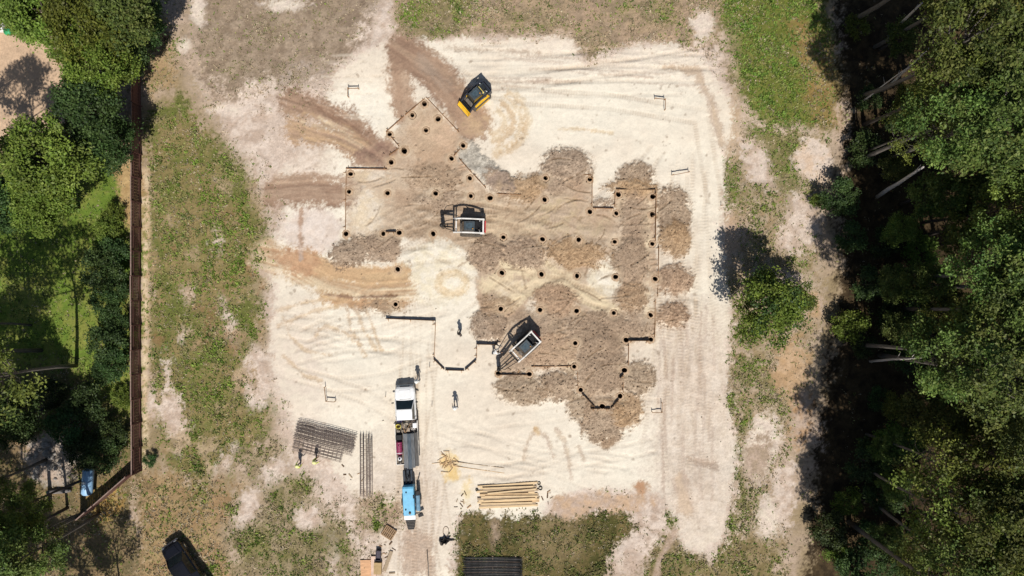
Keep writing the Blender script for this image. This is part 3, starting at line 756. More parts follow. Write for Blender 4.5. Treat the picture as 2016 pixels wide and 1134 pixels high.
def grid_mesh(name):
    me = bpy.data.meshes.new(name)
    n = NX * NY
    co = np.stack([GX, GY, Hh], -1).reshape(-1, 3)
    i = np.arange(n).reshape(NY, NX)
    q = np.stack([i[:-1, :-1], i[:-1, 1:], i[1:, 1:], i[1:, :-1]], -1).reshape(-1, 4)
    me.vertices.add(n); me.vertices.foreach_set("co", co.ravel().astype(np.float32))
    me.loops.add(q.size); me.loops.foreach_set("vertex_index", q.ravel().astype(np.int32))
    me.polygons.add(len(q)); me.polygons.foreach_set("loop_start", (np.arange(len(q)) * 4).astype(np.int32))
    me.polygons.foreach_set("use_smooth", np.ones(len(q), bool))
    me.update(calc_edges=True)
    a = me.attributes.new("soil", 'FLOAT_COLOR', 'POINT')
    a.data.foreach_set("color", np.concatenate([C, np.clip(RO, 0, 1)[..., None]], -1).reshape(-1).astype(np.float32))
    me.materials.append(SOIL)
    return me
ground = obj("ground", grid_mesh("ground"))
tag(ground, kind="structure")

def tri_soup(name, V, F, colors, material, attr="tint"):
    me = bpy.data.meshes.new(name)
    k = F.shape[1]
    me.vertices.add(len(V)); me.vertices.foreach_set("co", V.ravel().astype(np.float32))
    me.loops.add(F.size); me.loops.foreach_set("vertex_index", F.ravel().astype(np.int32))
    me.polygons.add(len(F)); me.polygons.foreach_set("loop_start", (np.arange(len(F)) * k).astype(np.int32))
    me.update(calc_edges=True)
    a = me.attributes.new(attr, 'FLOAT_COLOR', 'POINT')
    a.data.foreach_set("color", np.concatenate([colors, np.ones((len(colors), 1))], -1).ravel().astype(np.float32))
    me.materials.append(material)
    return me

def leaf_material(name, trans=.25, objvar=.25):
    m = bpy.data.materials.new(name); m.use_nodes = True
    nt = m.node_tree; L = nt.links
    b = nt.nodes["Principled BSDF"]; b.inputs["Roughness"].default_value = .55; b.inputs["Specular IOR Level"].default_value = .25
    at = nt.nodes.new("ShaderNodeAttribute"); at.attribute_name = "tint"
    oi = nt.nodes.new("ShaderNodeObjectInfo")
    hs = nt.nodes.new("ShaderNodeHueSaturation")
    m1 = nt.nodes.new("ShaderNodeMapRange"); m1.inputs[3].default_value = 1 - objvar; m1.inputs[4].default_value = 1 + objvar; L.new(oi.outputs["Random"], m1.inputs[0])
    m2 = nt.nodes.new("ShaderNodeMapRange"); m2.inputs[3].default_value = .5 - objvar * .08; m2.inputs[4].default_value = .5 + objvar * .1; L.new(oi.outputs["Random"], m2.inputs[0])
    L.new(at.outputs["Color"], hs.inputs["Color"]); L.new(m1.outputs[0], hs.inputs["Value"]); L.new(m2.outputs[0], hs.inputs["Hue"])
    L.new(hs.outputs[0], b.inputs["Base Color"])
    tr = nt.nodes.new("ShaderNodeBsdfTranslucent"); L.new(hs.outputs[0], tr.inputs[0])
    mx = nt.nodes.new("ShaderNodeMixShader"); mx.inputs[0].default_value = trans
    L.new(b.outputs[0], mx.inputs[1]); L.new(tr.outputs[0], mx.inputs[2])
    L.new(mx.outputs[0], nt.nodes["Material Output"].inputs[0])
    return m
LEAF = leaf_material("leaves", .25, .32); GRASS = leaf_material("grass_blades", .2, 0.0)

def scatter_blades(name, F, n, seed, base_cols, lmin, lmax, width, blades, label, cat, lean=.97):
    rng = np.random.default_rng(seed)
    x = rng.uniform(-56, 56, n); y = rng.uniform(-34, 34, n)
    p = fld(F, x, y) * (.35 + .9 * ss(-.35, .45, fbm(x * .9, y * .9, 3, seed)))
    k = rng.uniform(0, 1, n) < p
    x, y, p = x[k], y[k], p[k]
    z = gh(x, y)
    T = len(x)
    cols = np.array(base_cols)
    pick = np.clip(((fbm(x * .5, y * .5, 3, seed + 3) * .5 + .5) * len(cols) + rng.uniform(-.9, .9, T)).astype(int), 0, len(cols) - 1)
    tint = cols[pick] * rng.uniform(.6, 1.35, (T, 1))
    size = rng.uniform(lmin, lmax, T) * (.7 + .5 * p)
    V, Cc = [], []
    for b in range(blades):
        a = rng.uniform(0, 2 * math.pi, T); le = rng.uniform(.6, lean, T)
        dx, dy = np.cos(a), np.sin(a)
        L = size * rng.uniform(.6, 1.1, T); w = width * rng.uniform(.6, 1.4, T) * size / lmax
        ox, oy = rng.normal(0, .06, T), rng.normal(0, .06, T)
        b0 = np.stack([x + ox - dy * w, y + oy + dx * w, z - .02], -1); b1 = np.stack([x + ox + dy * w, y + oy - dx * w, z - .02], -1)
        t = np.stack([x + ox + dx * L * le, y + oy + dy * L * le, z + L * np.sqrt(np.maximum(.08, 1 - le * le))], -1)
        mid = np.stack([x + ox + dx * L * le * .5, y + oy + dy * L * le * .5, z + L * .65 * np.sqrt(np.maximum(.1, 1 - le * le))], -1)
        ml = mid + np.stack([-dy * w * 1.3, dx * w * 1.3, 0 * w], -1); mr = mid + np.stack([dy * w * 1.3, -dx * w * 1.3, 0 * w], -1)
        V.append(np.stack([b0, b1, mr, t, ml], 1).reshape(-1, 3)); Cc.append(np.repeat(tint * rng.uniform(.85, 1.15, (T, 1)), 5, 0))
    V = np.concatenate(V); Cc = np.concatenate(Cc)
    Fc = np.arange(len(V)).reshape(-1, 5)
    o = obj(name, tri_soup(name, V, Fc, np.clip(Cc, 0, 1), GRASS))
    tag(o, label, cat, kind="stuff")
    return o
def scatter_clods(name, n, seed, label):
    rng = np.random.default_rng(seed)
    D = np.clip(.9 * DUMPM + .015 * np.clip(RO, 0, 1) * PADM + .1 * (RO > .35) * PADM * ss(.1, .5, N2), 0, 1)
    x = rng.uniform(-28, 24, n); y = rng.uniform(-22, 24, n)
    k = rng.uniform(0, 1, n) < fld(D, x, y); x, y = x[k], y[k]
    for (hx, hy), hk in PITS:
        q = np.hypot(x - hx, y - hy) > .5; x, y = x[q], y[q]
    T = len(x); z = gh(x, y); r = .018 + .08 * rng.uniform(0, 1, T) ** 5
    V = []
    for (a, b, c) in ((1, 0, 0), (0, 1, 0), (-1, 0, 0), (0, -1, 0), (0, 0, 1), (0, 0, -.6)):
        j = rng.uniform(.7, 1.3, (T, 1)); V.append(np.stack([x + r * a + rng.normal(0, .3, T) * r, y + r * b + rng.normal(0, .3, T) * r, z + r * .45 + r * .8 * c], -1))
    V = np.stack(V, 1).reshape(-1, 3)
    F = np.array([(0, 1, 4), (1, 2, 4), (2, 3, 4), (3, 0, 4), (1, 0, 5), (2, 1, 5), (3, 2, 5), (0, 3, 5)])
    F = (np.arange(T)[:, None, None] * 6 + F[None]).reshape(-1, 3)
    col = np.clip(C[np.clip(np.searchsorted(YS, y), 0, NY - 1), np.clip(np.searchsorted(XS, x), 0, NX - 1)] * rng.uniform(.85, 1.3, (T, 1)), 0.02, .8)
    o = obj(name, tri_soup(name, V, F, np.repeat(col, 6, 0), GRASS)); tag(o, label, "soil clods", kind="stuff")
scatter_clods("soil_clods", 42000, 12, "loose clods and crumbs of soil scattered over the dumps of fill")
scatter_blades("weeds", np.clip(GREEN, 0, 1), 420000, 1, [(.18, .27, .045), (.22, .30, .055), (.30, .30, .11), (.12, .20, .035)], .09, .28, .05, 4, "green weeds growing in patches on the sandy soil", "weeds")
scatter_blades("tall_weeds", np.clip(TALL * (.25 + .9 * ss(-.5, .3, N2 + .6 * N3)), 0, 1), 420000, 4, [(.13, .17, .04), (.17, .19, .055), (.25, .22, .10), (.10, .145, .035)], .08, .26, .05, 4, "dark olive weeds in the thick patch below the lumber stack", "weeds")
scatter_blades("dry_grass", np.clip(DRY, 0, 1), 300000, 2, [(.42, .34, .22), (.50, .42, .29), (.36, .29, .18), (.34, .30, .17)], .10, .28, .04, 3, "dead dry grass and stalks around the edge of the pad", "dry grass")
scatter_blades("ground_cover", np.clip(BRIGHT, 0, 1), 300000, 3, [(.15, .25, .045), (.19, .28, .05), (.25, .28, .09)], .10, .28, .055, 4, "bright green ground cover at the top right beside the forest", "ground cover")
# ------------------------------------------------------------------ pier holes
ORD = ["first", "second", "third", "fourth", "fifth", "sixth", "seventh", "eighth", "ninth", "tenth", "eleventh", "twelfth", "thirteenth", "fourteenth", "fifteenth", "sixteenth", "seventeenth", "eighteenth", "nineteenth", "twentieth"]
M_HOLE = mat("hole_earth", A(120, 96, 72), .95, var=.3, scale=7, bump=.5)
M_SPOIL = mat("spoil_collar", A(190, 163, 134), .95, var=.22, scale=5, bump=.8)
for i, (px, py, lab) in enumerate(HOLES):
    rng = random.Random(i)
    (x0, y0), k = PITS[i]
    t = empty("pier_hole", (x0, y0, float(gh(x0, y0))))
    tag(t, lab, "hole", "drilled pier holes")
    n = 20
    k *= rng.uniform(.86, 1.1)
    ea, eb = rng.uniform(0, 3), rng.uniform(.0, .13)
    e = [1 + rng.uniform(-.06, .06) + eb * math.cos(4 * math.pi * q / n + ea) for q in range(n)]
    def ring(r, z, wob=1.0):
        return [(HR * k * r * (1 + (e[j] - 1) * wob) * math.cos(2 * math.pi * j / n), HR * k * r * (1 + (e[j] - 1) * wob) * math.sin(2 * math.pi * j / n), z) for j in range(n)]
    mb = MB(); mb.loft([ring(1, .035), ring(.97, -.5), ring(.95, -1.6), ring(.93, -2.2)], cap=False)
    mb.add(ring(.93, -2.2), [tuple(range(n))])
    mb.build("shaft", M_HOLE, t)
    h0 = float(gh(x0, y0))
    outer = []
    tilt = rng.uniform(0, 6.28)
    ro_ = [1.75 + rng.uniform(-.25, .35) + .55 * max(0, math.cos(2 * math.pi * q / n - tilt)) for q in range(n)]
    for j in range(n):
        a = 2 * math.pi * j / n; rr = HR * k * ro_[j]
        outer.append((rr * math.cos(a), rr * math.sin(a), float(gh(x0 + rr * math.cos(a), y0 + rr * math.sin(a))) - h0 - .03))
    mid = []
    for j in range(n):
        a = 2 * math.pi * j / n; rr = HR * k * (1.33 + rng.uniform(-.08, .08))
        mid.append((rr * math.cos(a), rr * math.sin(a), max(.05, float(gh(x0 + rr * math.cos(a), y0 + rr * math.sin(a))) - h0 + .04) + rng.uniform(0, .03)))
    mb = MB(); mb.loft([ring(1, .035), mid, outer], cap=False, smooth=True)
    mb.build("spoil_collar", M_SPOIL, t)

# ------------------------------------------------------------------ form boards staked round the footprint
M_BOARD = mat("form_board_wood", A(150, 112, 78), .8, var=.3, scale=3, stretch=(1, 6, 6))
M_STAKE = mat("stake_wood", A(190, 152, 112), .8, var=.25, scale=5)
M_DARKB = mat("dark_board_wood", A(104, 80, 58), .8, var=.3, scale=3, stretch=(1, 6, 6))  # darker wood tone for the taller boards and some offcuts
BOARDS = [  # x0,y0,x1,y1,height,label, side of stakes(+1 left of direction)
 (760, 627, 858, 631, .42, "long thick form board along the top of the open porch outline", -1), (857.5, 634, 855, 703, .2, "thin upright form board on the left of the porch outline, with three stakes", -1),
 (854, 706, 875, 727, .38, "slanted form board at the lower left of the porch outline", -1), (877, 728, 914, 729, .38, "level form board at the bottom of the porch outline", -1),
 (916, 728, 938, 708, .38, "slanted form board at the lower right of the porch outline", -1), (939, 681, 938.5, 705, .2, "short thin form board on the right of the porch outline", -1),
 (938, 677, 980, 678, .5, "short thick form board beside the worker below the round dump", -1),
 (978, 737, 1038, 737, .3, "form board running right from the lower loader's auger", -1), (1046, 721, 1124, 720, .22, "thin form board right of the lower loader, ending at a hole", 1),
 (1136, 731, 1138, 764, .18, "faint thin form board leading down to the lower bay outline", -1), (1145, 774, 1170, 800, .36, "slanted form board at the left of the lower bay outline", -1),
 (1162, 803, 1181, 803, .34, "left half of the bottom board of the lower bay outline", -1), (1188, 803, 1201, 803, .34, "right half of the bottom board of the lower bay outline", -1),
 (1202, 802, 1217, 785, .36, "slanted form board at the lower right of the lower bay outline", -1), (1226, 752, 1226, 772, .16, "pale short form board at the right of the lower bay outline", -1),
 (1219, 743, 1226, 735, .4, "short dark slanted form board under the lower bay's top right hole", -1), (1237, 676, 1236, 719, .2, "upright form board joining the thick dark board to the lower bay", -1),
 (1236, 670, 1277, 670, .5, "thick dark form board between two holes at lower right", -1), (1289, 589, 1288, 664, .22, "upright form board at lower right, beside the lower of two round dumps", -1),
 (1296.5, 484, 1294, 584, .24, "upright form board on the right side, beside the upper of two round dumps", -1), (1291, 377, 1290, 474, .24, "long upright form board at the top of the right side", -1),
 (1212, 373, 1290, 374, .3, "dark form board along the top right of the building outline", -1), (1210.5, 377, 1210, 408, .22, "short upright form board on the right of the notch", -1),
 (1167, 410, 1208, 411, .26, "level form board along the bottom of the notch", -1), (1166, 346, 1165, 407, .2, "upright form board on the left of the notch", -1),
 (1072, 345, 1164, 344, .1, "pale low form board under the round dump at the top", -1), (978, 382, 1026, 384, .14, "faint low form board below the grey dump", -1),
 (904, 313, 929, 341, .2, "upper part of the long slanted board beside the grey dump", 1), (931, 343, 957, 371, .2, "lower part of the long slanted board beside the grey dump", 1),
 (894, 307, 906, 294, .22, "short slanted form board right of the tilted bay, between two holes", 1), (839, 192, 904, 261, .16, "long slanted form board on the upper right of the tilted bay", 1),
 (837, 194, 798, 227, .16, "slanted form board on the upper left of the tilted bay", -1), (795, 229, 760, 260, .16, "slanted form board toward the left corner of the tilted bay", -1),
 (770, 270, 786, 289, .2, "short form board below the left corner of the tilted bay", 1), (786, 292, 766, 306, .18, "short form board meeting the pointed end above the left bay", -1),
 (681, 332, 762, 333, .24, "reddish form board along the top of the left bay", 1), (681.5, 335, 680, 452, .14, "long thin form board on the left side of the left bay", -1),
 (760, 457, 780, 457, .4, "short thick form board between two holes left of the upper loader", -1)]
for i, (xa, ya, xb, yb, h, lab, sd_) in enumerate(BOARDS):
    p, q = Vector(G(xa, ya)), Vector(G(xb, yb))
    mid = (p + q) / 2; z0 = min(p.z, q.z)
    L = (q - p).xy.length; a = math.atan2(q.y - p.y, q.x - p.x)
    t = empty("form_board", (mid.x, mid.y, z0), a)
    tag(t, lab, "board", "form boards of the building outline")
    mb = MB(); mb.box((0, 0, h / 2 - .03), (L, .045 if h < .3 else .06, h + .06))
    mb.build("plank", M_DARKB if h >= .3 else M_BOARD, t, bevel=.004)
    ns = max(2, int(round(L / 1.7)))
    for k in range(ns):
        u = -L / 2 + .25 + (L - .5) * k / (ns - 1)
        hs = h + .08 + .1 * ((i * 7 + k * 3) % 3) / 2
        mb = MB(); mb.box((u, -.055 * (1 if sd_ < 0 else -1), hs / 2 - .05), (.05, .045, hs + .1), taper=(1, 1))
        mb.bar((u, -.3 * (1 if sd_ < 0 else -1), .0), (u, -.06 * (1 if sd_ < 0 else -1), h * .8), .035, .035)
        mb.build("stake", M_STAKE, t)

def batter(pts, lab):
    P = [Vector(G(*p)) for p in pts]
    c = P[len(P) // 2]
    t = empty("batter_board", (c.x, c.y, c.z)); tag(t, lab, "batter board", "corner batter boards")
    for a, b in zip(P[:-1], P[1:]):
        MB().bar((a.x - c.x, a.y - c.y, .5), (b.x - c.x, b.y - c.y, .5), .04, .13).build("rail", M_BOARD, t)
    for a in P:
        MB().box((a.x - c.x, a.y - c.y + .04, .3), (.06, .05, .75)).build("stake", M_STAKE, t)
batter([(687, 193), (687, 177), (707, 177)], "weathered corner batter board on white sand at the upper left of the pad")
batter([(1289, 196), (1308, 198), (1308, 218)], "grey corner batter board on white sand at the upper right of the pad")
batter([(641, 762), (644, 789), (661, 790)], "corner batter board on the sand above the rebar cages")
batter([(1283, 811), (1302, 811), (1302, 793)], "corner batter board right of the lowest dark dump")
batter([(1323, 346), (1355, 340)], "single straight batter board near the right edge of the pad")
for (px, py, lab) in ((760, 780, "thin stake in the sand left of the white truck's hood"), (846, 722, "thin stake in the sand right of the worker in white"), (851, 799, "short stake in the sand right of the white truck's cab"), (1420, 405, "thin stake at the right edge of the pad")):
    x, y, z = G(px, py)
    MB().box((0, 0, .3), (.05, .04, .7), ry=.12).build("survey_stake", M_STAKE, None, loc=(x, y, z)); o = bpy.data.objects[-1] if False else COL.objects[-1]
    tag(o, lab, "stake", "survey stakes")

# ------------------------------------------------------------------ machines
M_BLACK = mat("black_metal", (.014, .014, .016), .5, var=.4, scale=4, spec=.25)
M_RUB = mat("track_rubber", (.035, .032, .03), .9, var=.5, scale=9, dirt=(.3, .24, .17))
M_WHITE = mat("white_paint", (.86, .86, .85), .4, var=.04, scale=3, spec=.5)
M_WHITED = mat("dusty_white_paint", (.72, .70, .66), .5, var=.22, scale=2, spec=.4, dirt=(.35, .28, .2))
M_RED = mat("red_paint", (.55, .05, .06), .4, var=.2, scale=3, spec=.5)
M_YEL = mat("yellow_paint", (.72, .42, .02), .45, var=.2, scale=3, spec=.5)
M_STEEL = mat("worn_steel", (.16, .14, .12), .55, .3, var=.4, scale=6)
M_GLASS = mat("dark_glass", (.012, .022, .026), .12, var=.2, scale=2, spec=.5)
M_ROOF = mat("cab_roof_plastic", (.05, .065, .075), .4, var=.3, scale=3, spec=.5)
M_MUDDY = mat("muddy_steel", (.11, .085, .06), .85, var=.5, scale=7)
M_DKST = mat("dark_oily_steel", (.035, .03, .026), .6, .2, var=.5, scale=6)
M_CHROME = mat("bright_metal", (.6, .6, .6), .25, .9, var=.1)

M_DKARM = mat("dark_blue_paint", (.025, .03, .045), .4, var=.3, scale=3, spec=.5)
def loader(name, loc, heading, paint, arms_up, tool, lab, cat, side_tracks=None, rear=None, arm_paint=None):
    t = empty(name, loc, heading); tag(t, lab, cat)
    pm = arm_paint or paint
    # tracks
    for sgn in (1, -1):
        y0, y1 = sgn * .52, sgn * .92
        prof = [(-1.15, .22), (-.95, .02), (.75, .02), (1.02, .2), (1.02, .5), (.8, .68), (-.9, .74), (-1.15, .6)]
        tr = MB().side(prof, y0, y1).build("track", M_RUB, t, bevel=.05)
        mb = MB()
        for k in range(13):
            x = -.95 + k * .14
            mb.box((x, (y0 + y1) / 2, .735 if x < .75 else .66), (.05, .38, .035))
        mb.build("lug", M_RUB, tr)
        mb = MB()
        mb.side([(-.9, .2), (.72, .2), (.85, .42), (.6, .58), (-.8, .62)], y1 + .01 * sgn if sgn > 0 else y1 - .012, y1 + .025 * sgn)
        mb.build("track_frame", side_tracks or M_STEEL, tr)
        if side_tracks: MB().box((-.15, sgn * .68, .80), (1.75, .26, .05)).build("fender", paint, t, bevel=.015)
    # chassis + engine
    MB().side([(-1.2, .35), (.95, .35), (1.05, .6), (.55, .95), (-.3, .98), (-1.2, .98)], -.5, .5).build("chassis", M_STEEL, t, bevel=.03)
    hood = MB().side([(-1.42, .55), (-.45, .9), (-.45, 1.55), (-.75, 1.58), (-1.35, 1.38)], -.52, .52).build("engine_hood", rear or M_BLACK, t, bevel=.05)
    mb = MB()
    for k in range(6): mb.box((-.75 - k * .1, 0, 1.60 - .033 * k), (.05, .7, .02), ry=.32)
    mb.build("vent_grille", M_BLACK, hood)
    MB().tube([(-.85, .36, 1.5), (-.85, .36, 1.78), (-.93, .36, 1.85)], .05).build("exhaust", M_STEEL, hood)
    if side_tracks: MB().box((-.62, 0, 1.6), (.2, .8, .05), ry=.1).build("hood_stripe", mat('pale_yellow_paint', (.75, .60, .2), .5), hood)
    tail = MB().box((-1.44, 0, .92), (.1, 1.15, .75)).build("rear_door", M_RED if pm is M_WHITED else pm, t, bevel=.03)
    for sgn in (1, -1): MB().box((-1.5, sgn * .45, 1.1), (.03, .14, .1)).build("tail_light", M_RED, tail)
    # cab
    MB().side([(-.48, .95), (.72, .95), (.78, 1.3), (.55, 2.02), (-.42, 2.05)], -.44, .44).build("cab", M_GLASS, t, bevel=.03)
    roof = MB().loft([[(-.5, -.46, 2.04), (.58, -.44, 2.0), (.58, .44, 2.0), (-.5, .46, 2.04)], [(-.46, -.42, 2.13), (.5, -.4, 2.1), (.5, .4, 2.1), (-.46, .42, 2.13)]]).build("cab_roof", M_ROOF, t, bevel=.02)
    mb = MB(); mb.box((.05, 0, 2.13), (.6, .5, .04)); mb.build("roof_panel", mat("roof_panel_blue", (.06, .09, .11), .35, var=.3, scale=3), roof, bevel=.01)
    MB().tube([(-.3, .3, 2.1), (-.3, .3, 2.25)], .05, 8).build("beacon", mat("amber", (.7, .3, .02), .3), roof)
    mb = MB()
    for sgn in (1, -1): mb.bar((.76, sgn * .43, 1.0), (.56, sgn * .43, 2.03), .06, .06); mb.bar((-.46, sgn * .43, 1.0), (-.46, sgn * .43, 2.06), .06, .06)
    mb.build("cab_frame", M_BLACK, t)
    # lift arms
    tip = (1.55, 1.95) if arms_up else (1.45, .42)
    for sgn in (1, -1):
        y = sgn * .66
        mb = MB()
        if arms_up:
            path = [(-1.2, 1.72), (-.2, 2.08), (.75, 2.22), (1.2, 2.12), tip]
        else:
            path = [(-1.2, 1.5), (-.2, 1.62), (.75, 1.32), (1.15, .85), tip]
        for (xa, za), (xb, zb) in zip(path[:-1], path[1:]):
            mb.bar((xa, y, za), (xb, y, zb), .13, .19)
        arm = mb.build("lift_arm", pm, t, bevel=.02)
        mb = MB(); mb.tube([(-.75, y - sgn * .02, .95), (.35, y - sgn * .02, 1.95 if arms_up else 1.38)], [.05, .04], 8)
        mb.build("lift_cylinder", M_CHROME, arm)
        MB().side([(-1.42, .7), (-.95, .7), (-1.02, 1.85 if arms_up else 1.62), (-1.38, 1.85 if arms_up else 1.62)], y - .07, y + .07).build("tower", pm, t, bevel=.02)
        MB().box((-1.0 + .05, sgn * .5, 1.75), (.05, .1, .08)).build("work_light", M_WHITE, t)
    MB().bar((-1.28, -.66, 1.74 if arms_up else 1.5), (-1.28, .66, 1.74 if arms_up else 1.5), .14, .2).build("rear_crossbar", pm, t, bevel=.02)
    MB().bar((tip[0] - .25, -.62, tip[1] + .05), (tip[0] - .25, .62, tip[1] + .05), .12, .14).build("front_crossbar", pm if arms_up else M_BLACK, t, bevel=.01)
    if tool[0] == 'a':
        ext, hz = tool[1], tool[2]
        at = MB()
        at.bar((tip[0], -.58, tip[1] - .05), (tip[0], .58, tip[1] - .05), .14, .5)
        for yy in (-.16, .16): at.bar((tip[0] + .08, yy, tip[1] + .05), (tip[0] + ext - .05, yy * .5, hz + .1), .12, .2)
        at.bar((tip[0] + ext * .5, -.2, (tip[1] + hz) / 2 + .1), (tip[0] + ext * .5, .2, (tip[1] + hz) / 2 + .1), .1, .1)
        frame = at.build("auger_mount", M_DKST, t, bevel=.01)
        cx = tip[0] + ext
        dr = MB().tube([(cx, 0, hz + .3), (cx, 0, hz + .1), (cx, 0, hz - .45)], [.15, .2, .17], 12).build("drive_head", M_DKST, t)
        MB().tube([(cx - .25, .1, hz + .2), (cx - .5, .35, hz + .5), (tip[0] + .1, .5, tip[1] + .55), (tip[0] - .4, .45, tip[1] + .25)], .035, 6).build("hose", M_BLACK, dr)
        MB().tube([(cx - .2, -.1, hz + .2), (cx - .45, -.4, hz + .45), (tip[0] + .1, -.5, tip[1] + .5), (tip[0] - .4, -.45, tip[1] + .25)], .035, 6).build("hose", M_BLACK, dr)
        mb = MB()
        mb.tube([(cx, 0, hz - .4), (cx, 0, .0)], .055, 8)
        n = 60
        V, F = [], []
        for k in range(n + 1):
            a = k / n * 2 * math.pi * 5; z = .04 + k / n * max(.4, hz - .6)
            V += [(cx + .04 * math.cos(a), .04 * math.sin(a), z + .012), (cx + .21 * math.cos(a), .21 * math.sin(a), z + .012), (cx + .21 * math.cos(a), .21 * math.sin(a), z - .012), (cx + .04 * math.cos(a), .04 * math.sin(a), z - .012)]
        for k in range(n):
            for j in range(4): F.append((k * 4 + j, k * 4 + (j + 1) % 4, k * 4 + 4 + (j + 1) % 4, k * 4 + 4 + j))
        mb.add(V, F)
        mb.build("auger_bit", M_MUDDY, t)
    else:
        bk = MB()
        pr = [(1.5, .75), (1.45, .3), (1.55, .1), (1.82, .06), (1.82, .1), (1.6, .16), (1.53, .34), (1.56, .72)]
        bk.side(pr, -.78, .78)
        for sgn in (1, -1): bk.side([(1.5, .75), (1.45, .3), (1.55, .1), (1.82, .06), (1.65, .5)], sgn * .78 - .015, sgn * .78 + .015)
        b = bk.build("bucket", paint, t)
        MB().box((1.82, 0, .065), (.12, 1.58, .04)).build("cutting_edge", M_STEEL, b)
        MB().bar((1.4, -.5, .5), (1.4, .5, .5), .12, .4).build("quick_coupler", M_BLACK, t)
    return t

lx, ly = W(926, 446, 1.0)
loader("compact_track_loader", (lx, ly, G(926, 446)[2]), R(179), M_WHITED, True, ('a', 1.15, 1.95), "white track loader with red rear and raised arms, drilling in the middle of the footprint", "track loader")
lx, ly = W(1035, 679, 1.0)
loader("compact_track_loader", (lx, ly, G(1035, 679)[2]), R(222), M_WHITED, True, ('a', 1.95, 1.2), "white track loader turned diagonally on dark fill, its auger over the corner hole", "track loader")
lx, ly = W(938, 192, .6)
loader("compact_track_loader", (lx, ly, G(938, 192)[2]), R(221), M_YEL, False, 'bucket', "yellow track loader with dark cab and bucket down, at the top of the pad", "track loader", side_tracks=M_YEL, rear=M_ROOF, arm_paint=M_DKARM)

# ------------------------------------------------------------------ pickup trucks
def wheel(parent, x, y, r=.4, w=.26):
    s = 1 if y > 0 else -1
    t = MB().tube([(x, y - w / 2, r), (x, y - w / 2 + .04, r), (x, y + w / 2 - .04, r), (x, y + w / 2, r)], [r * .88, r, r, r * .88], 18).build("wheel", M_RUB, parent)
    MB().tube([(x, y + s * (w / 2 - .05), r), (x, y + s * (w / 2 + .012), r)], [r * .55, r * .5], 14).build("rim", M_CHROME, t)

def truck_cab(t, pm, F, hood, ws, roofL, rear_gap=.12, crew=False, zb=1.16, zr=1.9, hw=1.0):
    """F: x of the front bumper. returns x of the back of the cab"""
    xc = F - hood                                  # cowl
    xr0 = xc - ws                                  # roof front edge
    xr1 = xr0 - roofL                              # roof rear edge
    xe = xr1 - rear_gap
    def st(x, w, z, zt=.5, rnd=.1):
        return [(x, -w + .06, zt), (x, -w, zt + .12), (x, -w, z - rnd * 1.4), (x, -w + rnd, z - rnd * .3), (x, -w * .55, z), (x, 0, z + .015), (x, w * .55, z), (x, w - rnd, z - rnd * .3), (x, w, z - rnd * 1.4), (x, w, zt + .12), (x, w - .06, zt)]
    rings = [st(F - .02, hw * .74, zb - .34), st(F - .08, hw * .84, zb - .2), st(F - .25, hw * .93, zb - .1), st(F - .6, hw * .985, zb - .04), st(xc, hw, zb + .02), st(xr0, hw, zb), st(xe, hw, zb)]
    body = MB().loft(rings, smooth=False).build("body", pm, t, bevel=.015)
    # hood panel with raised centre
    MB().loft([[(F - .35, -.52, zb - .075), (F - .35, .52, zb - .075), (F - .35, .52, zb - .04), (F - .35, -.52, zb - .04)], [(xc + .1, -.66, zb + .01), (xc + .1, .66, zb + .01), (xc + .1, .66, zb + .055), (xc + .1, -.66, zb + .055)]]).build("hood", pm, t, bevel=.012)
    # greenhouse pillars + roof
    wb, wr = hw * .9, hw * .76
    roof = MB().loft([[(xr0 + .06, -wr, zr - .05), (xr0 + .06, wr, zr - .05), (xr0 + .0, wr * .96, zr), (xr0 + .0, -wr * .96, zr)],
                      [(xr0 - .3, -wr - .02, zr - .04), (xr0 - .3, wr + .02, zr - .04), (xr0 - .3, wr * .95, zr + .03), (xr0 - .3, -wr * .95, zr + .03)],
                      [(xr1, -wr, zr - .06), (xr1, wr, zr - .06), (xr1, wr * .94, zr), (xr1, -wr * .94, zr)]]).build("roof", pm, t, bevel=.02)
    cabin = MB().loft([[(xc - .02, -wb, zb - .02), (xc - .02, wb, zb - .02), (xr0 + .05, wr - .02, zr - .05), (xr0 + .05, -wr + .02, zr - .05)],
                       [(xe + .04, -wb, zb - .02), (xe + .04, wb, zb - .02), (xr1 + .02, wr - .02, zr - .06), (xr1 + .02, -wr + .02, zr - .06)]]).build("windows", M_GLASS, t)
    mb = MB()
    for s in (1, -1):
        mb.bar((xc, s * wb, zb), (xr0 + .04, s * (wr - .01), zr - .05), .06, .06)
        mb.bar((xe + .05, s * wb, zb), (xr1 + .02, s * (wr - .01), zr - .06), .08, .08)
        xm = (xr0 + xe) / 2
        if crew: mb.bar((xm, s * (wb + .005), zb), (xm, s * (wr + .005), zr - .06), .07, .05)
    mb.build("pillars", pm, t)
    MB().bar((xc + .05, -.6, zb + .03), (xc + .03, .5, zb + .03), .025, .02).build("wiper", M_BLACK, t)
    for s in (1, -1):
        MB().box((xc - .25, s * (hw + .16), zb + .16), (.1, .24, .2)).build("mirror", M_BLACK, t, bevel=.03)
        MB().box((F - .07, s * hw * .68, zb - .28), (.12, .3, .16)).build("headlight", M_CHROME, t, bevel=.03)
        MB().box(((xc + xe) / 2, s * (hw + .004), zb - .3), (.16, .03, .03)).build("door_handle", M_BLACK, t)
    MB().box((F + .01, 0, .62), (.16, hw * 1.75, .22)).build("front_bumper", M_CHROME, t, bevel=.05)
    MB().box((F - .015, 0, zb - .28), (.06, hw * .95, .2)).build("grille", M_BLACK, t, bevel=.01)
    return xe

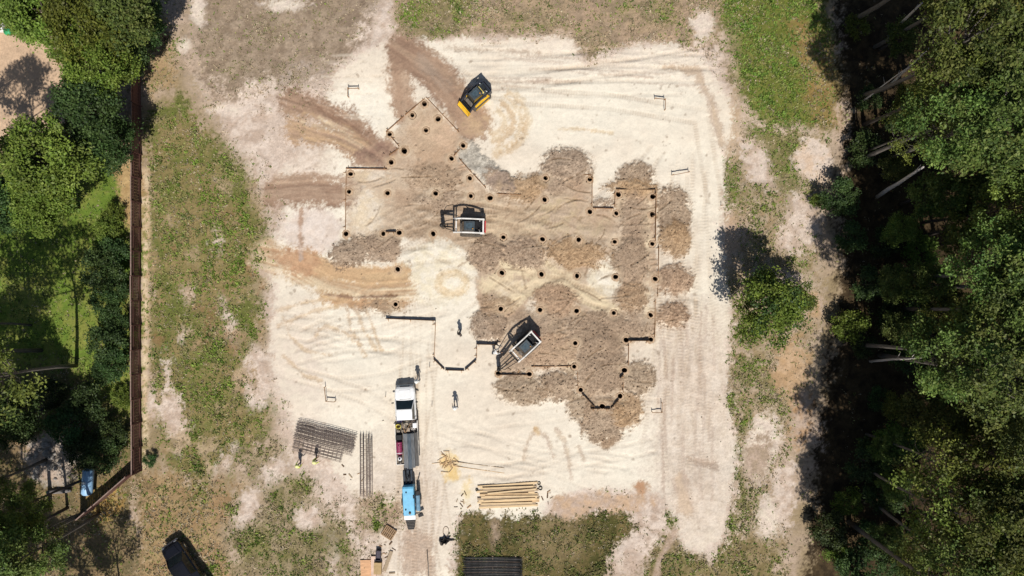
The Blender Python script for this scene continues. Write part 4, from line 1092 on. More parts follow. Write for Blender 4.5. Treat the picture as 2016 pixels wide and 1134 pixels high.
tx, ty = W(800, 838, .9)
HEAD = R(90 + 2.6)
zt_ = G(800, 838)[2]
truck = empty("flatbed_truck", (tx, ty, zt_), HEAD)
tag(truck, "white pickup truck with a long flatbed loaded with grey sheeting, parked on the sand", "truck")
FR = 3.85
xe = truck_cab(truck, M_WHITE, FR, 1.28, .86, 1.0)
BED0, BED1 = xe - .1, -3.75
M_BED = mat("bed_deck", (.12, .1, .085), .85, var=.4, scale=4, dirt=(.3, .25, .18))
bed = MB().box(((BED0 + BED1) / 2, 0, .88), (BED0 - BED1, 2.2, .1)).build("flatbed_deck", M_BED, truck, bevel=.01)
mb = MB()
for s in (1, -1): mb.bar((BED0, s * 1.09, 1.0), (BED1, s * 1.09, 1.0), .05, .18)
mb.build("side_rail", M_WHITED, truck)
MB().bar((BED1 + .02, -1.07, .98), (BED1 + .02, 1.07, .98), .05, .16).build("tail_rail", M_WHITED, truck)
hb = MB()
for y in (-1.05, -.5, 0, .5, 1.05): hb.bar((BED0 - .06, y, .9), (BED0 - .06, y, 1.75), .05, .05)
hb.bar((BED0 - .06, -1.08, 1.75), (BED0 - .06, 1.08, 1.75), .06, .06); hb.bar((BED0 - .06, -1.08, 1.3), (BED0 - .06, 1.08, 1.3), .04, .04)
hb.build("headache_rack", M_BLACK, truck)
MB().box((-.3, 0, .6), (6.6, .9, .2)).build("chassis_frame", M_BLACK, truck)
for x in (2.75,): 
    for s in (1, -1): wheel(truck, x, s * .86)
for s in (1, -1): wheel(truck, -1.75, s * .9, .4, .3); wheel(truck, -1.75, s * .58, .4, .26)
TM = Matrix.Translation((tx, ty, zt_)) @ Matrix.Rotation(HEAD, 4, 'Z')
def on_bed(x, y, z=.93): return TM @ Vector((x, y, z))
def put(mb, name, mats, p, lab, cat, group=None, bevel=0.0, rz=None):
    o = mb.build(name, mats, None, bevel=bevel, loc=p, rot=(0, 0, HEAD if rz is None else rz)); tag(o, lab, cat, group); return o
# grey corrugated sheets: four long sheets side by side, stacked high
M_SHEET = mat("galvanised_sheet", (.33, .34, .35), .45, .4, var=.3, scale=2.5, stretch=(.6, 6, 1))
M_SHEET2 = mat("weathered_sheet", (.24, .23, .22), .6, .2, var=.3, scale=2.5, stretch=(.6, 6, 1))
def sheet(L, w, th, n=6, droop=.0):
    mb = MB(); rings = []
    for x in (-L / 2, -L / 4, 0, L / 4, L / 2):
        top, bot = [], []
        for k in range(2 * n + 1):
            y = -w / 2 + w * k / (2 * n); z = .05 * (k % 2) - droop * (abs(x) / L) ** 2 * 4
            top.append((x, y, z + th)); bot.append((x, y, z))
        rings.append(top + bot[::-1])
    return mb.loft(rings)
put(sheet(3.3, .42, .42), "metal_sheets", M_SHEET, on_bed(-2.35, .10), "pale stack of corrugated metal sheets, innermost of the four on the flatbed", "metal sheets", "long metal sheets on the flatbed")
put(sheet(3.4, .34, .5), "metal_sheets", mat("sheet_blue", (.26, .30, .34), .4, .5, var=.3, scale=2.5, stretch=(.6, 6, 1)), on_bed(-2.4, -.28), "bluish stack of corrugated metal sheets, second from the drum on the flatbed", "metal sheets", "long metal sheets on the flatbed")
put(sheet(3.3, .32, .55), "metal_sheets", M_SHEET, on_bed(-2.33, -.62), "shiny stack of corrugated metal sheets, third from the drum on the flatbed", "metal sheets", "long metal sheets on the flatbed")
put(sheet(3.2, .30, .5), "metal_sheets", M_SHEET2, on_bed(-2.25, -.95), "dark weathered stack of metal sheets along the flatbed's right edge", "metal sheets", "long metal sheets on the flatbed")
# maroon fuel drum lying on its side with ribs
M_MAR = mat("maroon_paint", (.26, .035, .09), .45, var=.25, scale=3, spec=.4)
dp = on_bed(-2.05, .73)
dr = empty("fuel_drum", dp, HEAD); tag(dr, "maroon ribbed drum lying along the left side of the flatbed", "drum")
pts, rad = [], []
for k in range(25):
    x = -.62 + 1.24 * k / 24; pts.append((x, 0, .32)); rad.append(.30 + (.022 if k % 4 == 2 else 0) - (.05 if k in (0, 24) else 0))
MB().tube(pts, rad, 20).build("drum_body", M_MAR, dr)
MB().tube([(-.5, 0, .32), (-.45, 0, .32)], [.325, .325], 20).build("white_band", M_WHITE, dr)
MB().tube([(.3, 0, .6), (.3, 0, .68)], .05, 8).build("filler_cap", M_BLACK, dr)
pb = MB().box((0, 0, .25), (.5, .62, .5)); put(pb, "tool_box", M_BLACK, on_bed(-1.02, .72), "black box between the maroon drum and the coiled yellow hose", "box", bevel=.03)
# yellow coil
cp = on_bed(.0, .75)
ptsc = [( (.16 + .014 * (k // 12)) * math.cos(k / 12 * 2 * math.pi), (.2 + .012 * (k // 12)) * math.sin(k / 12 * 2 * math.pi), .06 + .05 * (k // 12)) for k in range(60)]
put(MB().tube(ptsc, .04, 6), "hose_coil", mat("yellow_rubber", (.62, .52, .08), .6, var=.3), cp, "yellow coiled hose at the front left corner of the flatbed", "hose")
put(MB().box((0, 0, .18), (.36, .6, .36), taper=(.9, .95)), "tool_chest", mat("navy_paint", (.03, .03, .10), .5, var=.3), on_bed(.55, .55), "dark navy chest behind the white truck's cab", "chest", bevel=.02)
jp = on_bed(-3.1, .72); jug = empty("water_jug", jp, HEAD); tag(jug, "small white jug with a black cap at the rear left of the flatbed", "jug")
MB().tube([(0, 0, 0), (0, 0, .38), (0, 0, .45)], [.2, .2, .14], 14).build("jug_body", M_WHITE, jug); MB().tube([(0, 0, .45), (0, 0, .52)], .09, 10).build("cap", M_BLACK, jug)
put(MB().box((0, 0, .2), (.5, .42, .4), taper=(.94, .92)), "ice_chest", M_WHITE, on_bed(.05, -.86), "white cooler at the front right corner of the flatbed", "cooler", bevel=.03)
bp_ = on_bed(-3.5, .72); bk = empty("bucket", bp_, HEAD); tag(bk, "grey bucket at the very end of the flatbed", "bucket")
MB().tube([(0, 0, 0), (0, 0, .34), (0, 0, .33), (0, 0, .04)], [.13, .17, .155, .12], 14, cap=True).build("pail", M_STEEL, bk)
MB().tube([(.16 * math.cos(a), .02, .34 + .13 * math.sin(a)) for a in np.linspace(0, math.pi, 9)], .01, 5).build("handle", M_BLACK, bk)
rng = random.Random(3)
CL = [((.35, -.1), (.55, .3, .22), (.42, .36, .28), "tan canvas bundle behind the cab, in the middle of the flatbed clutter"), ((.05, .2), (.5, .2, .26), (.5, .44, .36), "pale cardboard box in the middle of the flatbed clutter"),
      ((-.35, -.2), (.4, .34, .3), (.34, .28, .22), "brown box just ahead of the metal sheets"), ((-.3, -.68), (.34, .4, .2), (.5, .46, .42), "light grey box ahead of the shiny metal sheets"),
      ((.42, -.62), (.34, .46, .24), (.20, .16, .13), "dark brown case behind the cab beside the white cooler"), ((-.52, .3), (.3, .4, .2), (.24, .2, .16), "small brown crate right of the black box"),
      ((-.5, .78), (.24, .34, .2), (.3, .26, .22), "small tan case between coil and black box")]
for (x, y), d, c, lab in CL:
    mb = MB().box((0, 0, d[2] / 2), d, taper=(.92, .95)); mb.box((0, 0, d[2] + .012), (d[0] * .8, .05, .02))
    put(mb, "box", mat("clutter_%d" % int(c[0] * 100 + d[0] * 1000), c, .8, var=.35, scale=7), on_bed(x, y), lab, "box", "boxes on the flatbed", bevel=.015, rz=HEAD + rng.uniform(-.3, .3))
for k in range(5):
    a = on_bed(.5 - .1 * k, -.9 + .35 * k, 1.32); 
    put(MB().tube([(-.6, 0, 0), (.6, 0, .0)], .022, 6), "hand_tool_pole", M_STAKE if k % 2 else M_STEEL, on_bed(-.1 + .04 * k, -.5 + .24 * k, 1.36 + .01 * k), ["pale tool handle", "steel rod", "second pale tool handle", "second steel rod", "third pale tool handle"][k] + " lying across the boxes on the flatbed, " + ["right of", "next right of", "over", "next left of", "left of"][k] + " the middle", "tool", "tools on the flatbed clutter", rz=HEAD + [.6, -.5, 1.1, .2, -.9][k])

# black pickup, bottom left
bx, by = W(365, 1119, .9)
BH = math.atan2(.83, -.56)
bt = empty("pickup_truck", (bx, by, G(365, 1119)[2]), BH)
tag(bt, "shiny black pickup truck cut off by the bottom edge, nose up on dry grass", "truck")
M_BPAINT = mat("black_paint", (.008, .008, .011), .12, var=.2, scale=2, spec=.6)
xe2 = truck_cab(bt, M_BPAINT, 2.85, 1.2, .75, 1.55, crew=True, zb=1.18, zr=1.92, hw=1.02)
mb = MB().box(((xe2 - 2.95) / 2, 0, .72), (xe2 + 2.9, 2.0, .1))
for s in (1, -1): mb.box(((xe2 - 2.95) / 2, s * .99, .95), (xe2 + 2.9, .08, .5))
mb.box((-2.93, 0, .95), (.07, 1.9, .5))
mb.build("cargo_bed", M_BPAINT, bt, bevel=.02)
for s in (1, -1):
    wheel(bt, 1.85, s * .9, .42, .28); wheel(bt, -1.8, s * .9, .42, .28)
    MB().box((-2.97, s * .9, 1.0), (.05, .14, .3)).build("tail_light", M_RED, bt)
MB().box((-3.02, 0, .6), (.14, 1.8, .18)).build("rear_bumper", M_CHROME, bt, bevel=.03)

# ------------------------------------------------------------------ blue pump trailer
px_, py_ = W(808, 985, .8)
TH = R(90 + 3.0)
tr = empty("pump_trailer", (px_, py_, G(808, 985)[2]), TH)
tag(tr, "light blue towed pump trailer with dark hopper, hitched behind the flatbed truck", "trailer")
M_BLUE = mat("sky_blue_paint", (.16, .48, .72), .4, var=.15, scale=2, spec=.5)
M_BLUED = mat("dull_blue_paint", (.14, .26, .36), .5, var=.25, scale=3)
body = MB().side([(-1.25, .6), (1.55, .6), (1.6, .8), (1.55, 1.42), (1.35, 1.5), (-1.25, 1.5)], -.47, .62).build("engine_housing", M_BLUE, tr, bevel=.05)
MB().tube([(1.0, .25, 1.49), (1.0, .25, 1.56)], .07, 10).build("filler_cap", M_BLACK, body)
MB().tube([(-.65, .36, 1.49), (-.65, .36, 1.57)], .07, 10).build("filler_cap", M_BLACK, body)
MB().tube([(-1.0, -.02, 1.48), (-1.0, -.02, 1.6)], .12, 12).build("exhaust_cap", M_STEEL, body)
MB().box((.55, -.44, 1.42), (.34, .12, .22)).build("control_box", M_BLACK, tr, bevel=.02)
mb = MB()
for k in range(5): mb.box((1.0 - .3 * k, .628, 1.05), (.2, .02, .35))
mb.build("side_vent", M_BLACK, body)
MB().box((-1.45, .02, 1.42), (.42, 1.1, .12)).build("white_guard", M_WHITE, tr, bevel=.02)
MB().loft([[(-2.6, -.32, .75), (-1.62, -.4, .62), (-1.62, .45, .62), (-2.6, .36, .75)], [(-2.72, -.24, 1.12), (-1.6, -.52, 1.12), (-1.6, .56, 1.12), (-2.72, .3, 1.12)]], cap=True).build("hopper", M_BLACK, tr, bevel=.02)
mb = MB()
for k in range(6): mb.bar((-1.75 - .15 * k, -.45 + .02 * k, 1.14), (-1.75 - .15 * k, .5 - .02 * k, 1.14), .025, .03)
mb.build("hopper_grate", M_STEEL, tr)
MB().side([(-1.0, .6), (.55, .6), (.55, 1.0), (-1.0, 1.05)], -.95, -.58).build("water_tank", M_BLUED, tr, bevel=.06)
MB().box((.75, -.76, .82), (.42, .34, .4)).build("battery_box", M_BLACK, tr, bevel=.03)
MB().bar((-1.35, -1.05, .45), (-1.35, .85, .45), .1, .12).build("axle", M_BLACK, tr)
for s, y in ((1, .8), (-1, -.88)):
    wheel(tr, -.2, y, .36, .22)
MB().box((-1.55, -.9, .5), (.3, .5, .12), rz=.3).build("outrigger", M_BLACK, tr)
MB().bar((1.2, -.75, .7), (1.95, -.98, .7), .08, .08).build("rear_leg", M_BLACK, tr)
dk = MB().box((2.28, .12, .72), (1.4, .92, .3)).build("pump_deck", mat("dark_blue_steel", (.02, .03, .045), .5, var=.4, scale=4), tr, bevel=.03)
for y in (-.1, .28): MB().tube([(1.7, y, .95), (2.9, y, .95)], .075, 10).build("hydraulic_cylinder", M_BLACK, dk)
MB().tube([(1.9, .1, 1.0), (2.1, .2, 1.15), (2.3, 0, 1.05), (2.6, .1, .95)], .03, 6).build("hose", M_BLACK, dk)
MB().loft([[(2.6, .06, .7), (2.6, .2, .7), (2.6, .2, .8), (2.6, .06, .8)], [(3.25, .1, .55), (3.25, .16, .55), (3.25, .16, .63), (3.25, .1, .63)]]).build("tow_bar", M_CHROME, tr)

# ------------------------------------------------------------------ rebar cages
M_REBAR = mat("rusty_rebar", (.27, .215, .185), .85, .1, var=.4, scale=5)
def cage_meshes(L, w, h):
    mb = MB(); mb.tube([(-L / 2, 0, 0), (L / 2, 0, 0)], .017, 5)
    st = MB(); st.tube([(0, -w / 2, 0), (0, w / 2, 0), (0, w / 2, h), (0, -w / 2, h)], .010, 4, closed=True, smooth=False)
    return mb.mesh("long_bar", M_REBAR), st.mesh("stirrup", M_REBAR)
LB, ST = cage_meshes(5.9, .30, .30)
def cage(px, py, ang, z, lab, group, L=5.9, n=15, w=.30, h=.30, flip=0):
    x, y, g = G(px, py)
    t = empty("rebar_cage", (x, y, g + z), ang); tag(t, lab, "rebar cage", group)
    for yy in (-w / 2, w / 2):
        for zz in (.02, h):
            obj("long_bar", LB, t, (0, yy, zz), scale=(L / 5.9, 1, 1))
    for k in range(n):
        obj("stirrup", ST, t, (-L / 2 + .15 + (L - .3) * k / (n - 1), 0, .02 if not flip else .02))
    return t
ang = R(-14.5)
ux, uy = math.cos(ang), -math.sin(ang)                 # pixel direction along the stack
vx, vy = -uy, ux
for layer in range(2):
    for k in range(5):
        off = -15 + 7.6 * k + 2.2 * layer
        cage(642 + vx * off + ((k * 5 + layer * 3) % 4 - 1.5) * 1.6, 859 + vy * off + layer * .5, ang + R(((k * 3 + layer) % 3 - 1) * .5), .32 * layer,
             "rusty rebar cage in the slanted pile, %s layer, %s from its upper side" % (["bottom", "top"][layer], ORD[k]), "rebar cages in the slanted pile")
for k in range(3):
    off = 24 + 5.6 * k
    cage(634 + vx * off, 859 + vy * off, ang, 0, "thin rebar cage lying by itself below the slanted pile, %s one down" % ORD[k], "rebar cages below the pile", L=5.0, n=12)
for k in range(4):
    cage(713 + 5.8 * k, 914 + (k % 2) * 4, R(90.5), 0, "rebar cage lying straight up the picture beside the truck, %s from the left" % ORD[k], "upright row of rebar cages", L=6.1)
for k in range(2):
    cage(714 + 14 * k, 918, R(90 - .4 * k), .32, "upper rebar cage resting on the upright row, %s one" % ["left", "right"][k], "upright row of rebar cages", L=5.8)

# ------------------------------------------------------------------ lumber
M_LUM = mat("fresh_lumber", A(228, 200, 158), .75, var=.22, scale=3, stretch=(.5, 8, 8))
M_LUM2 = mat("tan_lumber", A(210, 178, 136), .75, var=.25, scale=3, stretch=(.5, 8, 8))
M_LUM3 = mat("grey_lumber", A(176, 156, 130), .8, var=.25, scale=3, stretch=(.5, 8, 8))
def timber(name, xa, ya, xb, yb, w, h, z, m, lab, cat, group):
    p, q = Vector(G(xa, ya)), Vector(G(xb, yb))
    L = (q - p).xy.length; a = math.atan2(q.y - p.y, q.x - p.x)
    mb = MB().box((0, 0, h / 2), (L, w, h)); 
    o = mb.build(name, m, None, bevel=.008, loc=((p.x + q.x) / 2, (p.y + q.y) / 2, min(p.z, q.z) + z), rot=(0, 0, a)); tag(o, lab, cat, group); return o
rows = []
rl = random.Random(21)
for k in range(13):
    f = k / 12
    rows.append((944 + rl.uniform(-6, 8), 957 + 42 * f + rl.uniform(-.5, .5), 1058 + rl.uniform(-6, 4), 949 + 44.5 * f + rl.uniform(-.5, .5), rl.uniform(.17, .20), rl.uniform(.11, .15), [M_LUM, M_LUM, M_LUM2, M_LUM3][rl.randrange(4)]))
for k, (xa, ya, xb, yb, w, h, m) in enumerate(rows):
    timber("timber_beam", xa, ya, xb, yb, w, h, .02, m, "tan beam in the lumber stack's bottom layer, %s from the top" % ORD[k], "timber", "timber stack")
for k, (xa, ya, xb, yb, m) in enumerate([(950, 960, 1050, 956, M_LUM), (960, 970, 1055, 961, M_LUM), (945, 972, 1040, 970, M_LUM2), (955, 976, 1058, 975, M_LUM), (952, 985, 1054, 980, M_LUM), (948, 991, 1048, 988, M_LUM)]):
    timber("timber_beam", xa, ya, xb, yb, .15, .08, .18, m, "loose beam on top of the lumber stack, %s from the top" % ORD[k], "timber", "timber stack")
timber("long_plank", 890, 908, 993, 921, .06, .1, .02, M_LUM3, "upper of two long thin planks lying beside the stake heap", "plank", "pair of long planks")
timber("long_plank", 892, 917, 993, 931, .06, .1, .02, M_LUM2, "lower of two long thin planks lying beside the stake heap", "plank", "pair of long planks")
rng = random.Random(12)
for k in range(34):
    px, py = rng.gauss(879, 8), rng.gauss(908, 9)
    a = rng.uniform(0, 6.28); L = rng.uniform(5, 9)
    timber("wood_stake", px - L * math.cos(a), py - L * math.sin(a), px + L * math.cos(a), py + L * math.sin(a), .045, .04, .03 + .012 * (k % 9), [M_LUM, M_STAKE, M_LUM2][k % 3], "short wooden stake in the jumbled heap left of the two long planks", "stake", "heap of wooden stakes")
for k, (px, py, r, lab) in enumerate([(1061, 951, .15, "dark strap coil at the upper right end of the lumber stack"), (1064, 961, .17, "dark strap coil below the first, at the right end of the lumber stack"), (939, 964, .12, "dark strap coil at the left end of the lumber stack")]):
    x, y, z = G(px, py)
    pts = [(r * (1 - .03 * (j // 12)) * math.cos(j / 12 * 6.283), r * (1 - .03 * (j // 12)) * math.sin(j / 12 * 6.283), .04 + .02 * (j // 12)) for j in range(40)]
    o = MB().tube(pts, .035, 5).build("strap_coil", mat("dark_webbing", (.06, .06, .045), .9), None, loc=(x, y, z)); tag(o, lab, "strap coil", "strap coils by the lumber")

rng = random.Random(61)
for k, (cx, cy, n, wh) in enumerate([(915, 985, 9, "left end of the lumber stack"), (1072, 978, 7, "right end of the lumber stack"), (760, 1085, 8, "crate and carton at the bottom edge"), (700, 935, 5, "upright rebar cages"), (1020, 735, 5, "lower white loader")]):
    for q in range(n):
        px, py = rng.gauss(cx, 12), rng.gauss(cy, 10); a = rng.uniform(0, 6.28); L = rng.uniform(2, 6)
        timber("wood_offcut", px - L * math.cos(a), py - L * math.sin(a), px + L * math.cos(a), py + L * math.sin(a), rng.uniform(.05, .14), .04, .03, [M_LUM3, M_DARKB, M_STAKE, M_DARKB][q % 4], "small wood offcut on the ground near the " + wh, "offcut", "wood offcuts near the " + wh)

# stack of dark steel bars, bottom centre
M_DKBAR = mat("dark_steel_bar", (.055, .055, .055), .7, .2, var=.4, scale=4)
barmeshes = [MB().tube([(-2.9 + q * .1, 0, 0), (0, .02 * q, .01), (2.9 - q * .07, 0, 0)], .034, 6).mesh("steel_bar", m_) for q, m_ in enumerate((M_DKBAR, mat("grey_steel_bar", (.12, .115, .11), .7, .2, var=.4, scale=4), M_DKBAR, mat("brown_steel_bar", (.14, .105, .085), .8, .1, var=.4, scale=4)))]
rng = random.Random(4)
for k in range(44):
    x, y, z = G(970 + rng.uniform(-2.5, 2.5), 1097 + (k % 22) * 2.05)
    o = obj("steel_bar", barmeshes[(k * 7 + k // 5) % 4], None, (x, y, z + .06 + .08 * (k // 22)), (0, 0, R(rng.uniform(-1.1, 1.1)))); tag(o, "dark steel bar in the flat dark stack on weeds at the bottom edge", "steel bar", "stack of dark steel bars")
for k in range(3):
    x, y, z = G(925 + 45 * k, 1118)
    o = MB().box((0, 0, .02), (.12, 2.4, .1)).build("bearer", M_LUM3, None, loc=(x, y, z)); tag(o, "timber bearer under the dark steel bars, %s from the left" % ORD[k], "timber", "bearers under the steel bars")

# pallet and boards
x, y, z = G(766, 1048)
pl = empty("wooden_pallet", (x, y, z + .05), R(-33)); tag(pl, "weathered wooden pallet lying slanted left of the pump trailer's hopper", "pallet")
M_PAL = mat("pallet_wood", A(168, 138, 106), .85, var=.3, scale=4, stretch=(1, 4, 4))
for k in range(7): MB().box((-.55 + 1.1 * k / 6, 0, .13), (.11, 1.1, .02)).build("deck_board", M_PAL, pl)
for k in range(3): MB().box((0, -.5 + .5 * k, .06), (1.2, .08, .1)).build("stringer", M_PAL, pl)
for k in range(3): MB().box((-.5 + .5 * k, 0, .0), (.11, 1.1, .02)).build("bottom_board", M_PAL, pl)
def slab(name, px, py, L, w, th, rz, m, lab, cat, z=.02, bevel=.01):
    x, y, g = G(px, py)
    o = MB().box((0, 0, th / 2), (L, w, th)).build(name, m, None, bevel=bevel, loc=(x, y, g + z + .04), rot=(0, 0, R(rz))); tag(o, lab, cat); return o
slab("plywood_sheet", 722, 1122, 1.2, 2.0, .05, 2, mat("orange_plywood", A(220, 172, 130), .7, var=.2, scale=2, stretch=(1, 5, 5)), "orange-tan plywood sheet on pale ground at the bottom edge", "plywood")
slab("plywood_sheet", 736, 1116, .5, 2.2, .03, 1, mat("pink_plywood", A(228, 198, 178), .7, var=.2, scale=2), "pale pinkish sheet lying between the orange sheet and the tan carton", "plywood", z=.08)
bxo = slab("carton", 745, 1116, .75, 1.15, .35, -2, mat("carton_tan", A(188, 160, 116), .8, var=.15, scale=3), "tan carton under the dark crate at the bottom edge", "carton", z=.1)
x, y, g = G(746, 1091)
cr = empty("storage_crate", (x, y, g + .02), R(-2)); tag(cr, "dark purple-grey plastic crate above the tan carton", "crate")
mb = MB(); mb.box((0, 0, .04), (.5, .95, .06))
for s in (1, -1): mb.box((s * .235, 0, .24), (.03, .95, .4)); mb.box((0, s * .46, .24), (.44, .03, .4))
mb.build("bin", mat("dark_plastic", (.05, .042, .06), .5, var=.3), cr, bevel=.01)
for s in (1, -1): MB().box((0, s * .49, .4), (.2, .03, .04)).build("grip", M_BLACK, cr)
MB().box((0, 0, .2), (.42, .86, .1)).build("contents", mat("dark_plastic2", (.07, .06, .08), .7, var=.5, scale=8), cr)
slab("weathered_plank", 764, 1104, .34, 2.1, .05, -20, M_LUM3, "grey weathered plank lying slanted right of the tan carton", "plank")
slab("weathered_plank", 772, 1128, .6, .14, .05, 4, M_LUM3, "short grey plank end near the bottom edge, right of the carton", "plank")
x, y, g = G(841, 1110)
o = MB().tube([(0, 1.4, .05), (.1, 0, .06), (.16, -1.5, .05)], .05, 7).build("steel_pipe", M_STEEL, None, loc=(x, y, g)); tag(o, "thin dark pipe running down to the bottom edge right of the tyre-marked track", "pipe")
# black crumpled plastic with a loop of hose
x, y, g = G(875, 1064)
rg = np.random.default_rng(8)
mb = MB(); n = 16; rings = []
for i, (rr, zz) in enumerate([(1.0, 0.0), (.95, .25), (.7, .45), (.35, .5), (.05, .38)]):
    ring_ = []
    for j in range(n):
        a = 2 * math.pi * j / n
        q = rr * (.42 + .12 * math.sin(2 * a + 1) + .09 * math.sin(5 * a) + .05 * rg.normal())
        ring_.append((q * math.cos(a), q * 1.05 * math.sin(a), zz * (1 + .35 * math.sin(3 * a + i)) ))
    rings.append(ring_)
mb.loft(rings, smooth=False)
mb.loft([[(.25, -.02, .02), (.25, .16, .02), (.3, .1, .28), (.3, .0, .25)], [(.95, .0, .0), (.95, .1, .0), (.93, .07, .12), (.93, .03, .1)]])
o = mb.build("plastic_sheeting", mat("black_plastic", (.014, .013, .016), .35, var=.3, scale=5, spec=.5, bump=.4), None, loc=(x, y, g)); tag(o, "crumpled black plastic heap on pale ground left of the dark green weeds", "plastic")
x, y, g = G(878, 1046)
o = MB().tube([(.28 * math.cos(a), .5 * math.sin(a), .05) for a in np.linspace(0, 6.1, 22)], .025, 6).build("hose_loop", mat("brown_hose", (.2, .14, .1), .7), None, loc=(x, y, g)); tag(o, "thin oval loop of brown hose above the black plastic heap", "hose")

# ------------------------------------------------------------------ left neighbour: fence, tank, log
M_FENCE = mat("fence_wood", A(108, 74, 66), .85, var=.25, scale=4, stretch=(8, 8, .6))
M_CAP = mat("fence_cap_wood", A(150, 128, 118), .8, var=.25, scale=4)
M_FENCES = [M_FENCE, mat('fence_wood_faded', A(128, 96, 84), .85, var=.25, scale=4, stretch=(8, 8, .6)), mat('fence_wood_dark', A(92, 62, 54), .85, var=.25, scale=4, stretch=(8, 8, .6)), mat('fence_wood_red', A(116, 76, 66), .85, var=.25, scale=4, stretch=(8, 8, .6))]
def fence(name, pts_w, h, lab, sp=2.44):
    a, b = Vector(pts_w[0]), Vector(pts_w[1])
    L = (b - a).length; an = math.atan2(b.y - a.y, b.x - a.x)
    t = empty(name, (a.x, a.y, float(gh(a.x, a.y))), an); tag(t, lab, "fence")
    n = max(1, int(round(L / sp)))
    z0 = float(gh(a.x, a.y))
    for k in range(n):
        u = L * k / n; u1 = L * (k + 1) / n
        p = a + (b - a) * ((u + u1) / 2 / L); z = float(gh(p.x, p.y)) - z0
        mb = MB(); nb = 16
        for j in range(nb):
            x = u + (u1 - u) * (j + .5) / nb
            mb.box((x, .012 * (j % 2), z + h / 2), ((u1 - u) / nb - .012, .02, h - .02 + .03 * ((j * 7 + k * 3) % 3)))
        pn = mb.build("picket_panel", M_FENCES[(k * 5 + k // 3) % 4], t)
        mb = MB()
        for zz in (.4, h - .35): mb.box(((u + u1) / 2, -.035, z + zz), (u1 - u - .1, .04, .09))
        mb.build("rail", M_FENCE, t)
        MB().box(((u + u1) / 2, 0, z + h + .045), (u1 - u - .02, .1, .035)).build("cap_board", M_CAP, t)
    for k in range(n + 1):
        u = L * k / n; p = a + (b - a) * (u / L); z = float(gh(p.x, p.y)) - z0
        MB().box((u, -.075, z + h / 2), (.09, .09, h + .1)).build("post", M_FENCE, t)
fence("wooden_fence", (W(277.5, 926), W(277.5, -30)), 1.85, "long brown board fence dividing the weedy lot from the shaded garden on the left")
fence("wooden_fence", (W(266, 930), W(172, 1012)), 1.85, "short reddish-brown fence running slanted beside the blue tank")
x, y, g = G(182, 944)
tk = empty("storage_tank", (x, y, g), R(86)); tag(tk, "pale blue horizontal tank in deep shade behind the slanted fence", "tank")
M_TANK = mat("pale_blue_paint", (.3, .5, .72), .4, var=.15, scale=2)
MB().tube([(-1.35, 0, .85), (-1.28, 0, .85), (-1.1, 0, .85), (1.1, 0, .85), (1.28, 0, .85), (1.35, 0, .85)], [.12, .38, .52, .52, .38, .12], 20).build("tank_body", M_TANK, tk)
MB().tube([(0, 0, 1.34), (0, 0, 1.5)], .16, 12).build("dome_lid", M_WHITE, tk)
for xx in (-.8, .8): MB().box((xx, 0, .2), (.14, .8, .45)).build("saddle", M_STEEL, tk)
x, y, g = G(118, 967)
o = MB().tube([(-1.1, 0, .2), (-.3, .05, .22), (.5, .0, .2), (1.2, .06, .18)], [.2, .22, .2, .17], 10).build("fallen_log", mat("grey_bark", (.2, .18, .17), .9, var=.3, scale=4, bump=.6), None, loc=(x, y, g), rot=(0, 0, R(4))); tag(o, "grey fallen log left of the pale blue tank", "log")
# small things on the neighbour's sand, top left
x, y, g = G(22, 65)
tb = empty("garden_tub", (x, y, g)); tag(tb, "round green tub on the sandy yard at the top left", "tub")
MB().tube([(0, 0, 0), (0, 0, .42), (0, 0, .46), (0, 0, .44), (0, 0, .36)], [.3, .38, .4, .36, .35], 18).build("tub", mat("green_plastic", (.05, .36, .14), .45, var=.15), tb)
MB().tube([(0, 0, .37), (0, 0, .4)], .34, 18).build("lid", mat("green_lid", (.06, .42, .18), .4, var=.15), tb)
sh = empty("garden_shed", (*W(-18, 40), G(0, 40)[2])); tag(sh, "corner of a pale shed with grey roof at the top left edge", "shed")
MB().box((0, 0, 1.1), (2.6, 2.2, 2.2)).build("wall", M_WHITED, sh)
MB().side([(-1.5, 2.15), (0, 2.75), (1.5, 2.15), (1.5, 2.25), (0, 2.86), (-1.5, 2.25)], -1.3, 1.3).build("roof", mat("grey_roofing", (.12, .12, .13), .8, var=.2, scale=5), sh)
MB().box((0.3, -1.11, 1.0), (.9, .04, 1.9)).build("door", M_WHITE, sh)
x, y, g = G(4, 56)
o = MB().box((0, 0, .25), (1.0, .9, .5), taper=(.85, .85)).build("covered_bale", mat("white_tarp", (.75, .73, .72), .6, var=.15, scale=4, bump=.6), None, bevel=.08, loc=(x, y, g)); tag(o, "white wrapped bale beside the green tub at the left edge", "bale")
rng = random.Random(77)
for k in range(26):
    px, py = rng.gauss(95, 22), rng.gauss(900, 20)
    x, y, g = G(px, py); r = rng.uniform(.15, .42)
    mb = MB(); mb.ball((0, 0, 0), r, n=8, m=5, sq=(1, rng.uniform(.6, 1), rng.uniform(.5, .8)))
    mb.v = [tuple(c * (1 + rng.uniform(-.12, .12)) for c in v) for v in mb.v]
    mb.sm = [False] * len(mb.sm)
    o = mb.build("concrete_chunk", mat("broken_concrete", (.34, .31, .28), .9, var=.3, scale=4, bump=.5), None, loc=(x, y, g + r * .3), rot=(0, 0, rng.uniform(0, 6)), bevel=0.0); tag(o, "grey concrete chunk in the shaded rubble heap left of the board fence", "rubble", "rubble heap in the shade")

